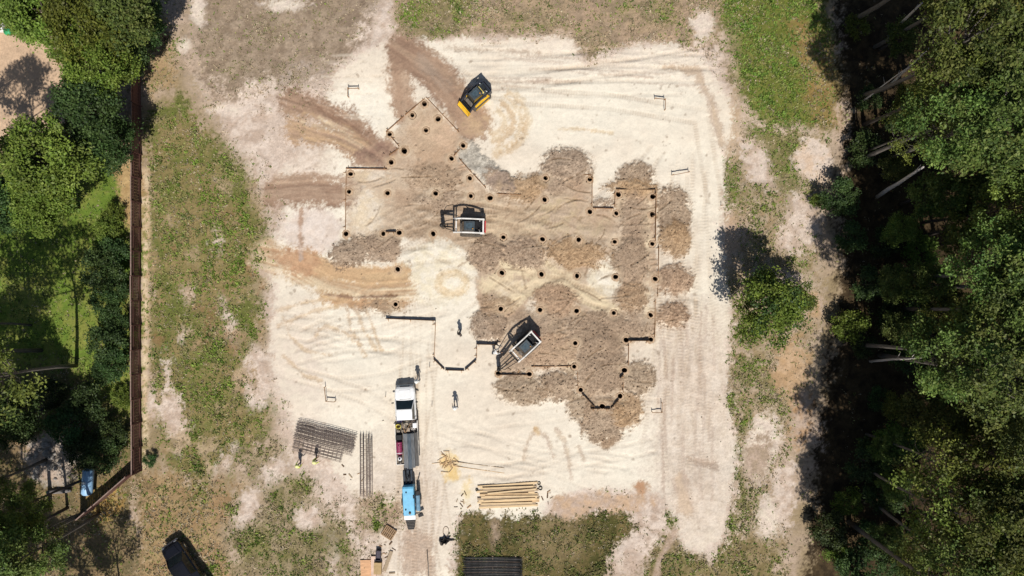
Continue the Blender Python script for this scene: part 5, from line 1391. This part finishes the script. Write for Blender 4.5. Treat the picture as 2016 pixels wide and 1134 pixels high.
# ------------------------------------------------------------------ people
M_SKIN = mat("skin", (.42, .25, .17), .6, var=.1); M_SKIN2 = mat("skin_dark", (.2, .11, .07), .6, var=.1)
M_HAIR = mat("dark_hair", (.015, .012, .01), .6, var=.3)
M_BOOT = mat("boots", (.06, .045, .03), .8, var=.3)
def cloth(nm, c): return mat("cloth_" + nm, c, .9, var=.2, scale=9, bump=.3)
def person(px, py, facing, shirt, trousers, lab, lean=0.0, stride=.18, arms=((.15, .35), (.15, .35)), hat=None, vest=None, skin=M_SKIN, twist=0.0, crouch=0.0):
    """lean: forward bend of the torso; arms: (forward swing, elbow bend) per side"""
    x, y, g = G(px, py)
    t = empty("person", (x, y, g), R(facing)); tag(t, lab, "person", None)
    V, E, Rr, T = [], [], [], []
    def a(p, r, par, tg):
        V.append(Vector(p)); Rr.append(r); T.append(tg)
        if par is not None: E.append((par, len(V) - 1))
        return len(V) - 1
    hz = .93 - crouch
    hip = a((0, 0, hz), .135, None, 1)
    def tor(u, side=0.0, fwd=0.0):
        d = Vector((math.sin(lean), 0, math.cos(lean))); f = Vector((math.cos(lean), 0, -math.sin(lean)))
        return Vector((0, 0, hz)) + d * u + f * fwd + Vector((math.sin(twist) * -side, side * math.cos(twist), 0))
    wst = a(tor(.14), .125, hip, 0); ch = a(tor(.34), .155, wst, 0); sh = a(tor(.47), .12, ch, 0)
    nk = a(tor(.56), .055, sh, 2); hd0 = a(tor(.63, 0, .01), .075, nk, 2); hd1 = a(tor(.72, 0, .02), .098, hd0, 2); hd2 = a(tor(.80, 0, .01), .075, hd1, 2)
    a(tor(.70, 0, .115), .018, hd1, 2)                                  # nose
    for s_ in (1, -1): a(tor(.70, s_ * .1, 0), .02, hd1, 2)             # ears
    for s_, (sw, eb) in zip((1, -1), arms):
        s0 = a(tor(.45, s_ * .19), .072, sh, 0)
        ang = lean * .3 - sw
        dirU = Vector((math.sin(sw), s_ * .16, -math.cos(sw))).normalized()
        el = V[s0] + dirU * .29; e = a(el, .05, s0, 0)
        d2 = Vector((math.sin(sw + eb), s_ * .05, -math.cos(sw + eb))).normalized()
        wr = a(el + d2 * .26, .032, e, 2)
        pm_ = a(V[wr] + d2 * .07, .036, wr, 2)
        sidev = Vector((0, 1, 0)); fw = d2.cross(sidev).normalized()
        for j, (o_, L_) in enumerate(((-.03, .075), (-.011, .085), (.011, .08), (.03, .065))):
            k1 = a(V[pm_] + d2 * .045 + fw * o_, .0095, pm_, 2); k2 = a(V[k1] + d2 * L_ * .55 - sidev * s_ * .012, .0088, k1, 2); a(V[k2] + d2 * L_ * .4 - sidev * s_ * .025, .0078, k2, 2)
        th = a(V[wr] + d2 * .045 - fw * .042, .011, wr, 2); a(V[th] + d2 * .05 - fw * .016 - sidev * s_ * .02, .009, th, 2)
    for s_ in (1, -1):
        h = a((0, s_ * .1, hz - .06), .105, hip, 1)
        kx = s_ * stride * .5 + crouch * .45
        kn = a((kx, s_ * .11, .5 - crouch * .35), .068, h, 1)
        ft = s_ * stride
        an = a((ft - .02, s_ * .115, .09), .045, kn, 1)
        bl = a((ft + .06, s_ * .12, .05), .048, an, 3); a((ft + .19, s_ * .125, .04), .038, bl, 3)
    me = bpy.data.meshes.new("body_skeleton"); me.from_pydata([tuple(v) for v in V], E, [])
    o = bpy.data.objects.new("body_skeleton", me); COL.objects.link(o)
    o.modifiers.new("skin", 'SKIN'); ssf = o.modifiers.new("sub", 'SUBSURF'); ssf.levels = 1
    for i, sv in enumerate(me.skin_vertices[0].data):
        sv.radius = (Rr[i], Rr[i]); sv.use_root = (i == 0)
    dg = bpy.context.evaluated_depsgraph_get()
    nm = bpy.data.meshes.new_from_object(o.evaluated_get(dg)); bpy.data.objects.remove(o)
    for m_ in (shirt, trousers, skin, M_BOOT): nm.materials.append(m_)
    VV = np.array([tuple(v) for v in V]); TT = np.array(T)
    for p in nm.polygons:
        c = np.array(p.center); p.material_index = int(TT[np.argmin(((VV - c) ** 2).sum(1) - np.array(Rr) ** 2 * .5)]); p.use_smooth = True
    obj("body", nm, t)
    hc = V[hd1]
    for s_ in (1, -1):
        e = tor(.735, s_ * .037, .1); MB().ball(tuple(e), .016, n=8, m=5).build("eye", M_BLACK, t)
    mp = tor(.665, 0, .098); MB().box(tuple(mp), (.012, .05, .012)).build("mouth", mat("lips", (.3, .12, .1), .6), t)
    top = tor(.79, 0, .0)
    if hat is None:
        MB().ball(tuple(tor(.755, 0, -.015)), .108, n=12, m=7, sq=(1.05, .95, .85)).build("hair", M_HAIR, t)
    else:
        d = Vector((math.sin(lean), 0, math.cos(lean))); 
        hh = MB(); p0 = tor(.75, 0, 0)
        hh.tube([p0, p0 + d * .02, p0 + d * .03, p0 + d * .09, p0 + d * .14, p0 + d * .155], [.2, .2, .128, .12, .08, .02], 16)
        hh.build("hat", hat, t)
    if vest:
        mb = MB(); rings = []
        for u, ry, rx in ((.05, .175, .15), (.2, .185, .165), (.36, .215, .175), (.46, .2, .15), (.5, .12, .1)):
            c = tor(u); f = Vector((math.cos(lean), 0, -math.sin(lean)))
            rings.append([c + f * (rx * math.cos(q)) + Vector((0, ry * math.sin(q), 0)) for q in np.linspace(0, 2 * math.pi, 14, endpoint=False)])
        mb.loft(rings, cap=False, smooth=True); vo = mb.build("safety_vest", vest, t)
        mb = MB()
        for s_ in (1, -1): mb.bar(tor(.12, s_ * .1, .165), tor(.42, s_ * .1, .17), .04, .012)
        mb.build("reflective_strip", M_WHITE, vo)
    return t
HV = mat("cloth_hi_vis", (.72, .80, .12), .7, var=.1)
HATW = mat("white_hat", (.78, .78, .74), .5, var=.08); HATY = mat("pale_yellow_hat", (.8, .78, .35), .5, var=.08)
person(906, 657, 70, cloth("charcoal", (.03, .032, .036)), cloth("black", (.02, .02, .024)), "person in dark clothes walking inside the porch outline, arms out", lean=.12, stride=.24, arms=((.7, .4), (-.4, .3)))
person(972, 693, 20, cloth("white", (.72, .72, .7)), cloth("grey", (.1, .1, .11)), "person in a white shirt bending under the short thick board near the lower loader", lean=.75, stride=.2, arms=((.9, .2), (.7, .5)), crouch=.12)
person(824, 747, 80, cloth("white", (.72, .72, .7)), cloth("light_denim", (.36, .38, .46)), "person in white standing ahead of the white truck's hood", hat=HATW, arms=((.2, .3), (.1, .4)))
person(898, 798, 100, cloth("pale_grey", (.5, .5, .5)), cloth("dark_denim", (.04, .05, .08)), "person in a pale shirt walking alone on open sand right of the truck", stride=.26, arms=((.4, .3), (-.35, .3)), hat=HATW)
person(592, 914, 60, HV, cloth("navy", (.03, .035, .06)), "person in hi-vis vest and pale hat by the weeds, left of the two", lean=.35, hat=HATY, vest=HV, arms=((.8, .6), (.5, .6)), stride=.2)
person(624, 904, 30, HV, cloth("tan", (.3, .2, .09)), "person in a bright yellow-white vest and hat beside the rebar cages, right of the two", lean=.3, hat=HATY, vest=HV, arms=((.7, .6), (.7, .5)), stride=.15)

# ------------------------------------------------------------------ trees
M_BARK = mat("bark", (.075, .06, .05), .9, var=.35, scale=3, stretch=(4, 4, .6), bump=.6)
M_BARK2 = mat("pale_bark", (.13, .115, .10), .9, var=.3, scale=3, stretch=(4, 4, .6), bump=.5)

def tree_mesh(seed, H, r, zc, zr, nl, cl, lv, leaf, cols, tr, spread=.38, bark=M_BARK, nlimb=None, flat=.7, lobe=(.24, .40)):
    """trunk-with-limbs mesh and crown mesh; crown = leaf faces in clumps on many branch ends"""
    rng = np.random.default_rng(seed)
    # branch ends spread through an ellipsoid, mostly toward its outside
    lob = []
    for k in range(nl):
        th = k * 2.39996 + rng.uniform(-.4, .4); u = -0.55 + 1.5 * (k + .5) / nl; u = min(u, .96)
        rad = math.sqrt(max(0.02, 1 - u * u)); f = rng.uniform(.55, 1.0)
        lob.append((r * rad * f * math.cos(th), r * rad * f * math.sin(th), zc + zr * u * rng.uniform(.75, 1.0)))
    lob = np.array(lob)
    off = rng.normal(0, .05 * r, 2); lob[:, :2] += off
    lr = rng.uniform(lobe[0], lobe[1], nl) * r
    mb = MB()
    bend = rng.normal(0, .02 * H, 2)
    ts = [0, .25, .5, .75, 1]
    tp = [(bend[0] * math.sin(t * 3), bend[1] * math.sin(t * 2.5), (zc + zr * .45) * t) for t in ts]
    mb.tube(tp, [tr * 1.25, tr, tr * .8, tr * .55, tr * .25], 9)
    for k in range(nl if nlimb is None else nlimb):
        c = lob[k]; z0 = min(max(c[2] - (math.hypot(c[0], c[1]) * .8 + .4), (zc - zr) * .8), zc + zr * .3); t = z0 / (zc + zr * .45)
        b0 = Vector((bend[0] * math.sin(t * 3), bend[1] * math.sin(t * 2.5), z0)); e = Vector(c)
        m = b0.lerp(e, .5) + Vector((rng.normal(0, .12) * r * .3, rng.normal(0, .12) * r * .3, -.06 * r))
        mb.tube([b0, m, e], [tr * .38, tr * .24, tr * .07], 6)
        for q in range(2):
            e2 = e + Vector(rng.normal(0, .3, 3)) * lr[k]
            mb.tube([m.lerp(e, .5), e2], [tr * .14, tr * .04], 5)
    trunk = mb.mesh("trunk", bark)
    cc, ct = [], []
    for k in range(nl):
        n = max(3, int(cl * (lr[k] / (.38 * r)) ** 2))
        d = rng.normal(0, 1, (n, 3)); d /= np.linalg.norm(d, axis=1)[:, None]
        d[:, 2] = np.abs(d[:, 2]) * 1.0 - .25
        p = lob[k] + d * lr[k] * rng.uniform(.55, 1.05, (n, 1)) * np.array([1, 1, flat])
        cc.append(p); ct.append(np.array(cols)[rng.integers(0, len(cols), n)] * rng.uniform(.72, 1.28, (n, 1)) * rng.uniform(.85, 1.15))
    cc = np.concatenate(cc); ct = np.concatenate(ct)
    n = len(cc)
    c = np.repeat(cc, lv, 0) + rng.normal(0, 1, (n * lv, 3)) * np.array([1, 1, .55]) * (spread * rng.uniform(.7, 1.3, n).repeat(lv)[:, None])
    tint = np.repeat(ct, lv, 0) * rng.uniform(.75, 1.25, (n * lv, 1))
    N = len(c)
    nrm = rng.normal(0, .62, (N, 3)) + np.array([0, -.25, .95]); nrm /= np.linalg.norm(nrm, axis=1)[:, None]
    t = np.cross(nrm, rng.normal(0, 1, (N, 3))); t /= np.linalg.norm(t, axis=1)[:, None] + 1e-9
    b = np.cross(nrm, t)
    L = leaf * rng.uniform(.6, 1.25, (N, 1)); w = L * rng.uniform(.4, .7, (N, 1))
    V = np.stack([c - t * L * .5, c + b * w * .5 - nrm * L * .1, c + t * L * .5, c - b * w * .5 - nrm * L * .1], 1).reshape(-1, 3)
    crown = tri_soup("crown", V, np.arange(N * 4).reshape(-1, 4), np.clip(np.repeat(tint, 4, 0), 0, 1), LEAF)
    return trunk, crown

G1 = [(.11, .15, .032), (.13, .17, .038), (.085, .125, .03), (.15, .175, .045)]
G2 = [(.155, .185, .035), (.18, .205, .04), (.125, .16, .035)]
G3 = [(.055, .095, .025), (.07, .11, .03), (.045, .08, .024)]
G4 = [(.15, .20, .03), (.12, .17, .026), (.175, .215, .04)]
PROTO = {
 'tall0': tree_mesh(1, 18, 3.6, 14.0, 3.4, 20, 26, 34, .27, G1, .19, spread=.30, bark=M_BARK2, lobe=(.20, .34)),
 'tall1': tree_mesh(2, 17, 3.2, 13.0, 3.6, 18, 26, 34, .26, G2, .17, spread=.28, lobe=(.2, .34)),
 'tall2': tree_mesh(3, 19, 4.0, 14.5, 3.2, 24, 24, 34, .27, G1, .20, spread=.32, bark=M_BARK2, lobe=(.18, .32)),
 'open': tree_mesh(4, 16, 3.6, 12.5, 3.6, 18, 9, 28, .28, G2, .15, spread=.34, bark=M_BARK2),
 'mid0': tree_mesh(5, 10, 2.6, 7.2, 2.4, 18, 16, 34, .28, G1, .16, spread=.28),
 'mid1': tree_mesh(6, 9, 2.4, 6.4, 2.2, 16, 16, 34, .26, G2, .15, spread=.27),
 'oak': tree_mesh(7, 10, 3.2, 6.6, 2.6, 26, 22, 36, .27, G4, .22, spread=.28),
 'dark': tree_mesh(8, 9, 2.8, 6.0, 2.6, 22, 22, 34, .26, G3, .2, spread=.28),
 'scrub': tree_mesh(11, 8, 2.9, 5.6, 2.4, 20, 24, 32, .26, G4 + G3[:1], .16, spread=.3, lobe=(.2, .42)),
 'bush0': tree_mesh(9, 2.4, 1.3, 1.3, .9, 14, 12, 30, .17, G3, .06, spread=.17, nlimb=6),
 'bush1': tree_mesh(10, 2.2, 1.2, 1.1, .8, 12, 12, 30, .17, G4, .05, spread=.16, nlimb=6),
}
PZ = {'tall0': 14, 'tall1': 13, 'tall2': 14.5, 'open': 12.5, 'mid0': 7.2, 'mid1': 6.4, 'oak': 6.6, 'dark': 6.0, 'scrub': 5.6, 'bush0': 1.3, 'bush1': 1.1}
def tree(kind, px, py, s, lab, group, rot=None, cat="tree", name="tree", vis=True, sz=None):
    """px, py: where the middle of the crown stands over the ground plane as the drone sees it"""
    sz = sz or s
    z = PZ[kind] * sz
    x, y = W(px, py, z) if vis else W(px, py)
    h = _rt.uniform(0, 6.28) if rot is None else rot
    t = empty(name, (x, y, float(gh(x, y)) - .05), h); t.scale = (s, s, sz); tag(t, lab, cat, group)
    tm, cm = PROTO[kind]
    obj("trunk", tm, t); obj("crown", cm, t)
    return t
_rt = random.Random(99)
RG = "trees of the right-hand forest"
# clearing-side row and deeper row of the right-hand forest, by the picture of their crowns
EDGE = [('tall0', 1905, -30, .9), ('tall2', 1900, 75, 1.0), ('tall1', 1872, 165, .95), ('tall0', 1870, 250, .95), ('open', 1800, 262, .62), ('tall2', 1950, 250, 1.0), ('mid1', 1960, 350, 1.1), ('mid0', 1850, 385, .9), ('mid1', 1900, 455, 1.0), ('tall1', 1990, 410, .85),
        ('tall2', 1965, 530, .9), ('mid0', 1830, 560, .8), ('mid1', 1880, 610, .9), ('tall0', 1985, 620, .95), ('tall0', 1880, 710, .95), ('tall2', 1960, 740, 1.0), ('mid0', 1850, 820, 1.0), ('mid1', 1930, 850, 1.05), ('open', 1855, 915, .85), ('tall1', 1940, 935, .9),
        ('open', 1870, 1000, .95), ('tall0', 1950, 1030, .95), ('open', 1900, 1090, 1.0), ('tall2', 1880, 1170, 1.0), ('tall1', 1850, 1260, 1.0), ('tall0', 1870, 1350, 1.0), ('tall2', 1880, -120, 1.0)]
INNER = [('tall1', 1985, 20, 1.0), ('tall0', 1995, 120, .95), ('tall2', 2040, 210, 1.0), ('mid0', 1990, 330, 1.2), ('tall0', 2060, 460, .9), ('tall2', 2060, 560, 1.0), ('tall1', 2050, 680, 1.0), ('mid0', 2010, 830, 1.25), ('tall2', 2030, 930, .95), ('tall0', 2040, 1040, 1.0), ('tall1', 2000, 1110, 1.0), ('tall0', 2000, 1240, 1.0), ('tall1', 2000, -80, 1.0)]
DESC = {'tall0': "tall dense green tree", 'tall1': "tall yellow-green tree", 'tall2': "broad tall tree", 'open': "thin tree with bare limbs", 'mid0': "lower shaded tree", 'mid1': "lower yellowish tree"}
EDGE = [(k, px + (2 if py < 520 else -4), py, s) for k, px, py, s in EDGE]
EDGE += [('mid0', 1775, 70, .55), ('mid1', 1790, 190, .55), ('mid0', 1770, 330, .5), ('mid1', 1775, 450, .6), ('mid0', 1760, 560, .55), ('mid0', 1775, 650, .55), ('mid1', 1765, 800, .55), ('mid0', 1780, 870, .6), ('mid1', 1760, 960, .55), ('mid0', 1750, 1060, .55), ('mid1', 1790, 1110, .6), ('mid0', 1740, 890, .5)]
EDGE.sort(key=lambda e: e[2]); INNER.sort(key=lambda e: e[2])
def num(i): return ORD[i] if i < 20 else ["twenty-first", "twenty-second", "twenty-third", "twenty-fourth", "twenty-fifth", "twenty-sixth", "twenty-seventh", "twenty-eighth", "twenty-ninth", "thirtieth", "thirty-first", "thirty-second", "thirty-third", "thirty-fourth", "thirty-fifth", "thirty-sixth", "thirty-seventh", "thirty-eighth", "thirty-ninth", "fortieth"][i - 20]
for i, (k, px, py, s) in enumerate(EDGE): tree(k, px, py, s, sz=s * (1.14 if k[0] in 'to' else 1), lab=DESC[k] + ", %s from the top at the forest edge" % num(i), group=RG)
for i, (k, px, py, s) in enumerate(INNER): tree(k, px, py, s, sz=s * (1.14 if k[0] in 'to' else 1), lab=DESC[k] + ", %s from the top along the photo's right border" % num(i), group=RG)
rr = random.Random(5)
for i in range(22):                                   # the forest goes on past the frame
    k = ['tall0', 'tall1', 'tall2'][i % 3]
    tree(k, rr.uniform(1980, 2200), -260 + i * 72, rr.uniform(.9, 1.05), DESC[k] + ", standing deep in the forest outside the frame", "forest trees outside the frame", vis=False)
# understorey in the forest's shade
UN = [(1680, 60), (1700, 200), (1690, 300), (1640, 395), (1665, 470), (1700, 560), (1730, 480), (1690, 680), (1665, 640), (1720, 780), (1690, 900), (1740, 860), (1660, 980), (1620, 1030), (1700, 1040), (1760, 940), (1740, 620), (1760, 330), (1780, 700), (1670, 1100), (1740, 1100), (1790, 1040), (1800, 500), (1790, 620), (1760, 240), (1720, 960), (1640, 1085)]
UN.sort(key=lambda p: p[1])
for i, (px, py) in enumerate(UN):
    k = 'bush0' if i % 4 else 'bush1'
    tree(k, px, py, rr.uniform(.8, 1.5), "%s bush in the forest's shade, %s from the top" % ({"bush0": "dark", "bush1": "yellow-green"}[k], num(i)), "understorey bushes in the forest shade", cat="bush", name="bush", vis=False)
# lone bushy tree on the right margin and its neighbours
tree('scrub', 1518, 606, 1.05, "lone bushy green tree between the pad and the forest", None, name="lone_tree")
tree('scrub', 1562, 590, .62, "small scrubby tree touching the right side of the lone bushy tree", None, name="lone_tree")
tree('bush1', 1500, 560, .9, "low bush at the upper left foot of the lone bushy tree", None, cat="bush", name="bush", vis=False)
tree('bush1', 1605, 395, .55, "small light green bush at the forest edge beside the pale sand", None, cat="bush", name="bush", vis=False)
# left neighbour
LG = "trees of the left-hand garden"
LEFT = [('oak', 95, 30, 1.0, "bright yellow-green tree at the top left, above the sandy yard"), ('oak', 175, 60, 1.05, "bright tree at the top left, second from the left edge"), ('mid0', 240, 20, 1.05, "tree at the top edge just left of the fence line"), ('dark', 285, 40, .75, "dark tree at the top overhanging the fence"),
        ('oak', 190, 125, .95, "broad green tree in the middle of the top left clump"), ('dark', 240, 110, .8, "dark green tree at the right of the top left clump"), ('dark', 170, 215, 1.0, "dark tree below the top left clump, right of the sandy yard"), ('dark', 215, 285, .85, "dark tree left of the fence, its shadow falling over the fence"),
        ('oak', 92, 320, 1.1, "large bright round tree below the sandy yard"), ('oak', 80, 395, .85, "green tree just below the large bright round tree"), ('dark', 10, 400, .9, "dark tree at the left edge beside the large bright tree"), ('oak', 40, 10, .8, "green tree in the very top left corner"),
        ('tall1', 40, 1000, .72, "green tree at the left edge below the log"), ('tall0', 60, 1085, .72, "bushy green tree in the bottom left corner"), ('tall1', -20, 1075, .8, "yellow-green tree at the bottom left edge"), ('dark', 30, 820, .9, "dark tree at the left edge above the rubble heap")]
for k, px, py, s, lab in LEFT: tree(k, px, py, s, lab, LG)
SH = [(232, 420, 'bush1', .8), (222, 455, 'bush1', 1.0), (240, 498, 'bush0', 1.05), (222, 530, 'bush0', 1.35), (243, 560, 'bush0', .9), (226, 600, 'bush0', 1.05), (244, 640, 'bush0', .9), (228, 672, 'bush0', 1.3), (240, 715, 'bush0', 1.1), (215, 735, 'bush0', .8), (246, 780, 'bush1', .8), (190, 790, 'bush0', 1.3), (150, 830, 'bush0', 1.3), (236, 850, 'bush0', 1.0), (180, 880, 'bush0', 1.2), (222, 890, 'bush0', 1.2), (300, 905, 'bush0', .45), (120, 770, 'bush0', 1.0)]
SH.sort(key=lambda p: p[1])
for i, (px, py, k, s) in enumerate(SH):
    tree(k, px, py, s, ["%s shrub along the left side of the board fence, %s from the top", "%s shrub beside the board fence, %s from the top"][0] % ({'bush0': "dark green", 'bush1': "light green"}[k], num(i)), "shrubs along the fence", cat="shrub", name="shrub", vis=False)
# trees whose crowns stand outside the frame and throw the garden's shade
OUT = [('tall1', 40, 800, .8), ('tall0', 90, 905, .72), ('tall0', -10, 950, .85), ('open', 160, 1010, .55), ('tall1', 90, 1230, .9), ('tall0', 180, 1260, .85), ('tall2', 20, 1290, 1.0), ('open', 235, 1200, .8), ('tall2', -60, 760, 1.0), ('tall1', -80, 560, 1.0), ('open', 60, 640, .7), ('open', 80, 690, 1.15), ('open', 150, 720, 1.1), ('tall1', 60, 850, 1.05), ('tall1', 100, 990, 1.05), ('tall0', 165, 1010, .95), ('tall2', 60, 1100, .95), ('tall1', 78, 385, 1.0)]
for i, (k, px, py, s) in enumerate(OUT): tree(k, px, py, s, DESC[k] + ", %s of the trees shading the left garden" % num(i), "tall trees shading the garden", vis=False)

# dead pale trunks at the forest edge
def snag(a, b, z0, z1, r, lab):
    p = Vector((*W(*a, z0), z0 + float(gh(*W(*a))))); q = Vector((*W(*b, z1), z1))
    rg = random.Random(int(a[0]))
    mb = MB(); d = q - p
    pts = [p + d * t - p + Vector((rg.uniform(-.05, .05), rg.uniform(-.05, .05), 0)) for t in (0, .25, .5, .75, 1)]
    mb.tube(pts, [r, r * .95, r * .8, r * .65, r * .4], 9)
    for t in (.55, .8):
        s0 = d * t; mb.tube([s0, s0 + Vector((rg.uniform(-.5, .5), rg.uniform(.2, .7), .4))], [r * .3, r * .1], 5)
    o = mb.build("dead_trunk", mat("bleached_wood", (.5, .46, .42), .85, var=.25, scale=4, stretch=(4, 4, .7), bump=.4), None, loc=tuple(p)); tag(o, lab, "dead trunk", "bare trunks at the forest edge")
snag((1728, 387), (1818, 328), .1, 9, .2, "bleached leaning dead trunk in the gap of the forest, nearest the clearing")
snag((1712, 711), (1815, 704), .1, 9, .13, "grey bare trunk in front of the forest level with the porch")
snag((1738, 180), (1830, 95), .1, 10, .11, "upper of two thin slanted trunks in the dark at the top right")
snag((1750, 70), (1815, 5), .1, 9, .16, "thick grey slanted trunk near the top of the dark forest edge")
snag((1690, 205), (1790, 130), .1, 9, .08, "thin slanted trunk in the dark, lower left of the pair")
